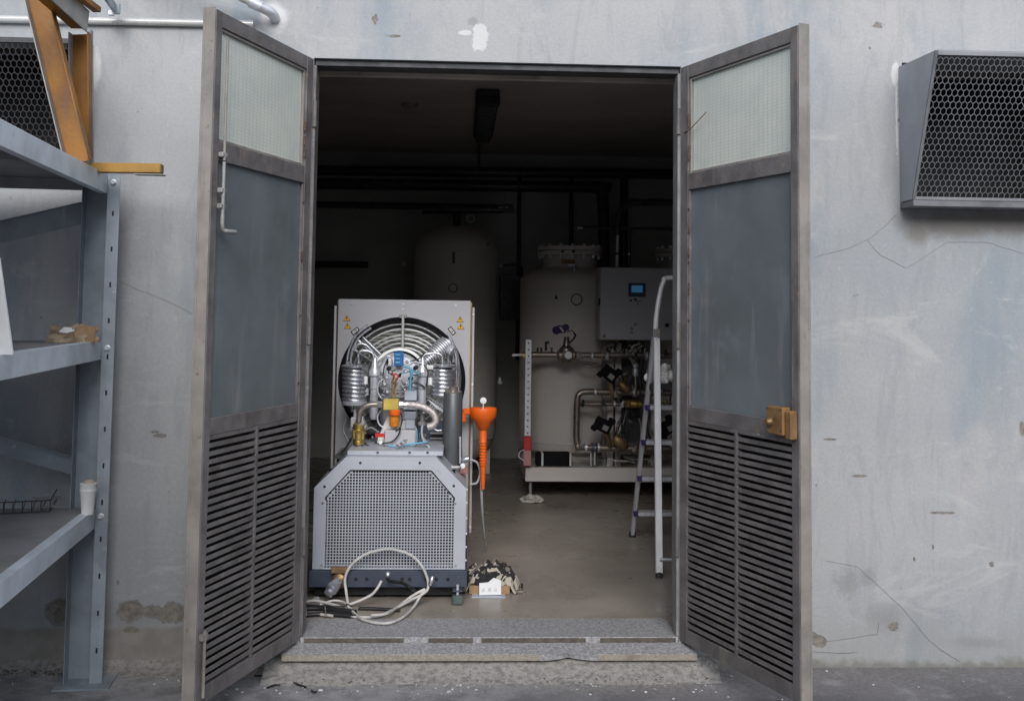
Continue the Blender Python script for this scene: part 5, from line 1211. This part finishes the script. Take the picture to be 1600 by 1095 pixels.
for u, lab in ((812, 'thin vertical pipe on the back wall right of the tall tank'), (893, 'thin vertical pipe on the back wall behind the logo tank'), (975, 'vertical pipe dropping from the ceiling above the control cabinet')):
    a = at(u, 270, 5.05); toppipe('drop_pipe', 'pipe_dark', [(a.x, 5.05, 2.64), (a.x, 5.05, 1.0)], .018 if u < 950 else .035, lab, group='vertical pipes on the back wall')
fe = thing('wall_box', 'small dark red box with a pipe on the back wall between the two tanks', 'box', tuple(at(797, 470, 4.9)))
BX('case', 'pipe_dark', 782, 430, 815, 500, 4.95, .15, .005, fe); T('pipe', 'pipe_dark', [(783, 415), (800, 414), (814, 416), (815, 435)], 4.85, 1.6, 8, fe); LA('knob', 'white', 783, 415, 4.8, (0, -1, 0), [(3, 0), (2, 4)], 10, fe)
# ceiling lamp
lp = thing('ceiling_lamp', 'unlit long fluorescent lamp on the ceiling with a conduit behind it', 'lamp', (.78, 3.1, 2.84))
q = MB(); q.bb(.705, .855, 2.28, 3.95, 2.79, 2.849); q.build('housing', 'render_dark', lp, smooth=False, bevel=.012)
q = MB(); q.bb(.722, .838, 2.33, 3.90, 2.745, 2.7895); q.build('diffuser', 'lamp_body', lp, smooth=False, bevel=.012)
q = MB(); q.bb(.704, .856, 2.265, 2.33, 2.74, 2.80); q.build('end_cap', 'black', lp, smooth=False, bevel=.008)
q = MB(); q.tube([(.765, 3.95, 2.835), (.765, 4.9, 2.835), (.765, 4.92, 2.68)], .012, 8); q.build('conduit', 'pipe_dark', lp)
dt = thing('smoke_detector', 'small brownish detector on the ceiling left of the lamp', 'detector', (.254, 2.85, 2.84))
q = MB(); q.lathe((.254, 2.85, 2.849), (0, 0, -1), [(.05, 0), (.05, .012), (.035, .02), (.035, .04), (.02, .045)], 20); q.build('body', 'old_plastic', dt)
q = MB(); q.bb(.20, .31, 2.82, 2.89, 2.835, 2.8475); q.build('base', 'old_brass', dt, smooth=False)

# ================================================================== LADDER
ld = thing('step_ladder', 'aluminium step ladder with grey treads standing half behind the right door leaf', 'ladder', (1.85, 1.5, FL))
LWd = .46
apx = at(1025, 520, 1.42); f1 = zat(1030, 896, FL + .02); f2 = zat(988, 833, FL + .02)
for dx in (0, LWd):
    D_ = V((dx, 0, 0))
    q = MB(); q.beam(apx + D_ + V((.003, 0, 0)), f1 + D_, .034, .030, (0, 1, 0)); q.build('support_leg', 'alu_bright', ld, smooth=False, bevel=.003)
    q = MB(); q.lathe(f1 + D_ + V((0, 0, -.02)), (0, 0, 1), [(.018, 0), (.017, .03)], 12); q.build('foot_cap', 'dark_rubber', ld)
    q = MB(); q.beam(apx + D_ + V((-.004, .02, .01)), f2 + D_, .022, .045, (0, 1, 0)); q.build('rail', 'alu', ld, smooth=False, bevel=.003)
    q = MB(); q.lathe(f2 + D_ + V((0, 0, -.02)), (0, 0, 1), [(.022, 0), (.02, .03)], 12); q.build('foot_cap', 'dark_rubber', ld)
    q = MB(); q.box(apx + D_, (.034, .07, .05)); q.build('hinge_bracket', 'grey_steel', ld, smooth=False, bevel=.004)
h0 = at(1025, 530, 1.40); hr = [h0, at(1025, 500, 1.40), at(1031, 460, 1.41), at(1037, 441, 1.41), at(1048, 434, 1.42)]
e_ = hr[-1]; hr += [V((apx.x + LWd - .06, e_.y, e_.z + .004)), V((apx.x + LWd - .02, e_.y, e_.z - .02)), V((apx.x + LWd, e_.y, e_.z - .08)), apx + V((LWd, 0, .0))]
q = MB(); q.tube(smoothpath(hr, 6), .014, 12); q.build('handrail', 'alu_bright', ld)
for k, v_ in enumerate((636, 690, 746, 800)):
    # tread centre on the climbing rail at this image height
    t_ = None
    lo, hi = 0., 1.
    top_, bot_ = apx + V((-.004, .02, .01)), f2
    best = min((abs((lambda P_: (P_.z))(top_.lerp(bot_, s_ / 200)) - at(1000, v_, top_.lerp(bot_, s_ / 200).y).z), s_) for s_ in range(201))[1] / 200
    c_ = top_.lerp(bot_, best)
    q = MB(); q.box(c_ + V((LWd / 2, -.02, 0)), (LWd - .024, .085, .022)); tr = q.build('tread', 'alu', ld, smooth=False, bevel=.003)
    for r_ in range(3): q = MB(); q.box(c_ + V((LWd / 2, -.05 + r_ * .03, .012)), (LWd - .03, .012, .003)); q.build('grip', 'grey_steel', tr, smooth=False)
    for dx in (0, LWd): q = MB(); q.box(c_ + V((dx + (.004 if dx == 0 else -.004), -.02, 0)), (.03, .05, .03)); q.build('tread_cap', 'purple', tr, smooth=False, bevel=.003)
q = MB(); q.tube([f1 + V((0, 0, .07)), f1 + V((LWd, 0, .07))], .008, 10); q.build('spreader', 'alu', ld)

# ================================================================== SCRAPS ON THE GROUND
def gpath(name, mat, pts, r_, label, cat='scrap', z=0.):
    P = [zat(u, v_, z + r_) for u, v_ in pts]; q = MB(); q.tube(smoothpath(P, 5), r_, 8); return tag(q.build(name, mat), label, cat)
gpath('hose_scrap', 'hose_black', [(398, 1055), (420, 1056), (445, 1062), (478, 1073)], .0042, 'longer curved black hose scrap on the ground under the left door leaf')
gpath('hose_scrap', 'hose_black', [(418, 1074), (428, 1070), (438, 1069)], .0042, 'shorter straight black hose scrap on the ground under the left door leaf')
gpath('hose_scrap', 'hose_black', [(487, 1078), (491, 1081), (494, 1080)], .004, 'tiny black scrap on the ground right of the curved hose scraps')
gpath('twig', 'dark_rubber', [(985, 1054), (1000, 1059), (1025, 1064)], .002, 'thin dark twig on the ground near the right end of the step')
gpath('wire_scrap', 'scrap_white', [(806, 1049), (814, 1058), (822, 1067), (835, 1064), (835, 1058), (822, 1050), (808, 1049)], .0011, 'bent pale wire loop on the ground below the step')
gpath('wire_scrap', 'scrap_white', [(822, 1066), (845, 1066), (866, 1068)], .0011, 'straight pale wire on the ground below the step')
gpath('leaf_scrap', 'dark_green', [(684, 1057), (690, 1055), (698, 1052)], .003, 'small dark curled leaf on the ground below the step')
gpath('bag_tie', 'scrap_white', [(1072, 1047), (1082, 1054), (1095, 1050), (1110, 1047)], .0012, 'pale wire scrap beside the right end of the step')
q = MB()
for k in range(230):
    if k < 150: x, y = random.uniform(-.25, 1.7), -.12 - abs(random.gauss(0, .10))
    elif k < 205: x, y = random.uniform(-1.2, -.2), -.03 - abs(random.gauss(0, .06))
    else: x, y = random.uniform(1.6, 3.4), random.uniform(-.7, -.02)
    s_ = random.choice([.0015, .002, .003, .0045]) * random.uniform(.7, 1.3)
    rt = Matrix.Rotation(random.uniform(0, 6.3), 3, 'Z') @ Matrix.Rotation(random.uniform(-.5, .5), 3, 'X')
    q.box((x, y, s_ * .3), (s_ * 2 * random.uniform(.6, 1.5), s_ * random.uniform(.8, 1.6), s_ * .6), rt)
tag(q.build('plaster_crumbs', 'scrap_white', smooth=False), 'scatter of pale plaster crumbs along the foot of the wall and step', 'crumbs', kind='stuff')
q = MB()
for k in range(300):
    x, y = (random.uniform(-1.15, -.75), random.uniform(-.10, -.02)) if k < 160 else (random.uniform(-.1, 1.65), random.uniform(-.2, -.08))
    s_ = random.uniform(.001, .0035)
    q.box((x, y, .012 + s_ * .3), (s_ * 2, s_ * 1.3, s_ * .7), Matrix.Rotation(random.uniform(0, 6.3), 3, 'Z'))
tag(q.build('dark_grit', 'dark_rubber', smooth=False), 'dark grit and dead leaves gathered at the wall foot', 'grit', kind='stuff')
# ------------------------------------------------------------------ extra clutter on the compressor
random.seed(21)
for pth, y_, r_, mt in (
    (((572, 600), (578, 612), (574, 628)), .93, 1.1, 'hose_black'), (((596, 566), (604, 556), (612, 560), (612, 576)), .93, 1.0, 'chrome'),
    (((600, 592), (592, 598), (590, 612), (596, 622)), .90, 1.2, 'alu'), (((636, 572), (648, 566), (660, 568)), .93, 1.4, 'silver_paint'),
    (((644, 598), (656, 600), (664, 606)), .92, 1.2, 'hose_black'), (((596, 640), (590, 650), (592, 662), (600, 668)), .80, 1.3, 'alu'),
    (((622, 640), (628, 650), (626, 666), (618, 674)), .76, 1.0, 'hose_black'), (((540, 655), (536, 672), (545, 690)), .92, 1.3, 'chrome'),
    (((566, 690), (580, 698), (596, 700)), .78, 1.1, 'hose_black'), (((650, 700), (664, 704), (680, 708)), .80, 1.4, 'lightblue'),
    (((570, 672), (580, 668), (590, 674)), .88, 1.6, 'grey_steel'), (((684, 632), (692, 640), (694, 655)), 1.0, 1.8, 'grey_steel'),
    (((672, 664), (682, 672), (690, 672)), .9, 1.6, 'chrome')):
    T('small_hose', mt, pth, y_, r_)
for k in range(26):
    u, v_ = random.choice([(random.uniform(596, 650), random.uniform(565, 622)), (random.uniform(566, 600), random.uniform(660, 700)), (random.uniform(652, 692), random.uniform(642, 704))])
    LA('small_fitting', random.choice(['chrome', 'grey_steel', 'dark_rubber', 'silver_paint', 'alu', 'navy_steel']), u, v_, .93 if v_ < 625 else .95, (random.uniform(-1, 1), -1, random.uniform(-1, 1)), [(random.uniform(1.6, 3.4), 0), (2.4, random.uniform(3, 6)), (1.4, 6.5), (1.4, 9)], 8)
BX('oil_line_block', 'render_dark', 586, 676, 592, 694, .86, .03); BX('junction_plate', 'alu', 570, 606, 576, 618, .97, .015)
for k in range(4): BX('crankcase_rib', 'silver_paint', 598 + k * 1.2, 612 + k * 7, 648 - k * 1.2, 614 + k * 7, .985, .02, .001)
BX('sight_glass_frame', 'paleblock', 634, 656, 648, 670, .80, .05)
# ------------------------------------------------------------------ denser pipework and tank details
random.seed(5)
for k in range(30):
    u0, v0 = random.uniform(950, 1050), random.uniform(548, 700)
    T('cable', random.choice(['hose_black', 'hose_black', 'cable_white', 'pipe_dark', 'navy_steel', 'grey_steel']), [(u0, v0), (u0 + random.uniform(-10, 10), v0 + random.uniform(6, 22)), (u0 + random.uniform(-16, 16), v0 + random.uniform(22, 46))], 3.24 + random.uniform(-.05, .05), random.uniform(.7, 1.3), 6, pa)
for k in range(22):
    LAp('small_fitting', random.choice(['alu', 'pipe_dark', 'old_brass', 'grey_steel', 'navy_steel', 'brass']), random.uniform(905, 1050), random.choice([556, 613, 631, 699]) + random.uniform(-5, 5), 3.08, (random.uniform(-.4, .4), -.3, 1), [(3.2, -3), (3.2, 2), (2, 3), (2, 7)], 8)
for u, v_ in ((935, 699), (990, 613), (930, 613), (1010, 556), (925, 556), (960, 631)):
    LAp('flange_ring', 'alu', u, v_, 3.11, (1, 0, 0), [(7.2 if v_ != 631 else 5, -1.2), (7.2 if v_ != 631 else 5, 1.2)])
LAp('valve_body', 'old_brass', 968, 690, 3.06, (1, 0, -.7), [(7, -10), (9, -6), (9, 6), (6, 12)]); LAp('valve_body', 'old_brass', 975, 604, 3.06, (1, 0, -.7), [(5, -8), (7, -4), (7, 6), (5, 10)])
T('drain_pipe', 'steel_pipe', [(993, 614), (993, 590), (990, 570), (984, 558)], 3.10, 2.4, 10, pa)
pz = at(1045, 598, 1.6).z; q = MB(); q.bb(1.69, 2.08, 1.50, 1.72, pz - .035, pz - .001); q.build('platform', 'dark_rubber', ld, smooth=False, bevel=.004)
for t, x, y in ((nt2, TX, TY), (nt3, 2.38, 3.78)):
    for z in (.48, 1.675):
        q = MB(); q.tube([(x + (TR + .0005) * math.cos(a), y + (TR + .0005) * math.sin(a), z) for a in [2 * math.pi * k / 64 for k in range(64)]], .0035, 6, True); q.build('weld_seam', 'tank_cream', t)
for z in (.42, 1.90, 1.15):
    q = MB(); q.tube([(.583 + .3455 * math.cos(a), 4.35 + .3455 * math.sin(a), z) for a in [2 * math.pi * k / 64 for k in range(64)]], .0035, 6, True); q.build('weld_seam', 'tank_grey', t1)
# screws and grime plates on the cover, nuts on the deck
for u in (590, 640, 668): LA('screw', 'dark_rubber', u, 707, .60, (0, -.3, 1), [(2.2, 0), (1.8, 1.4)], 8)
# rivets along the door panel edges are part of each leaf
for d_ in [o for o in list(COL.objects) if o.name.startswith('metal_door')]:
    sg = 1 if d_['label'].startswith('left') else -1
    for z in (1.15, 1.42, 1.66, 1.88):
        q = MB(); q.lathe((.064, -sg * .002, z), (0, sg, 0), [(.0045, 0), (.0035, .004)], 8); q.build('screw', 'rust', d_, local=True)
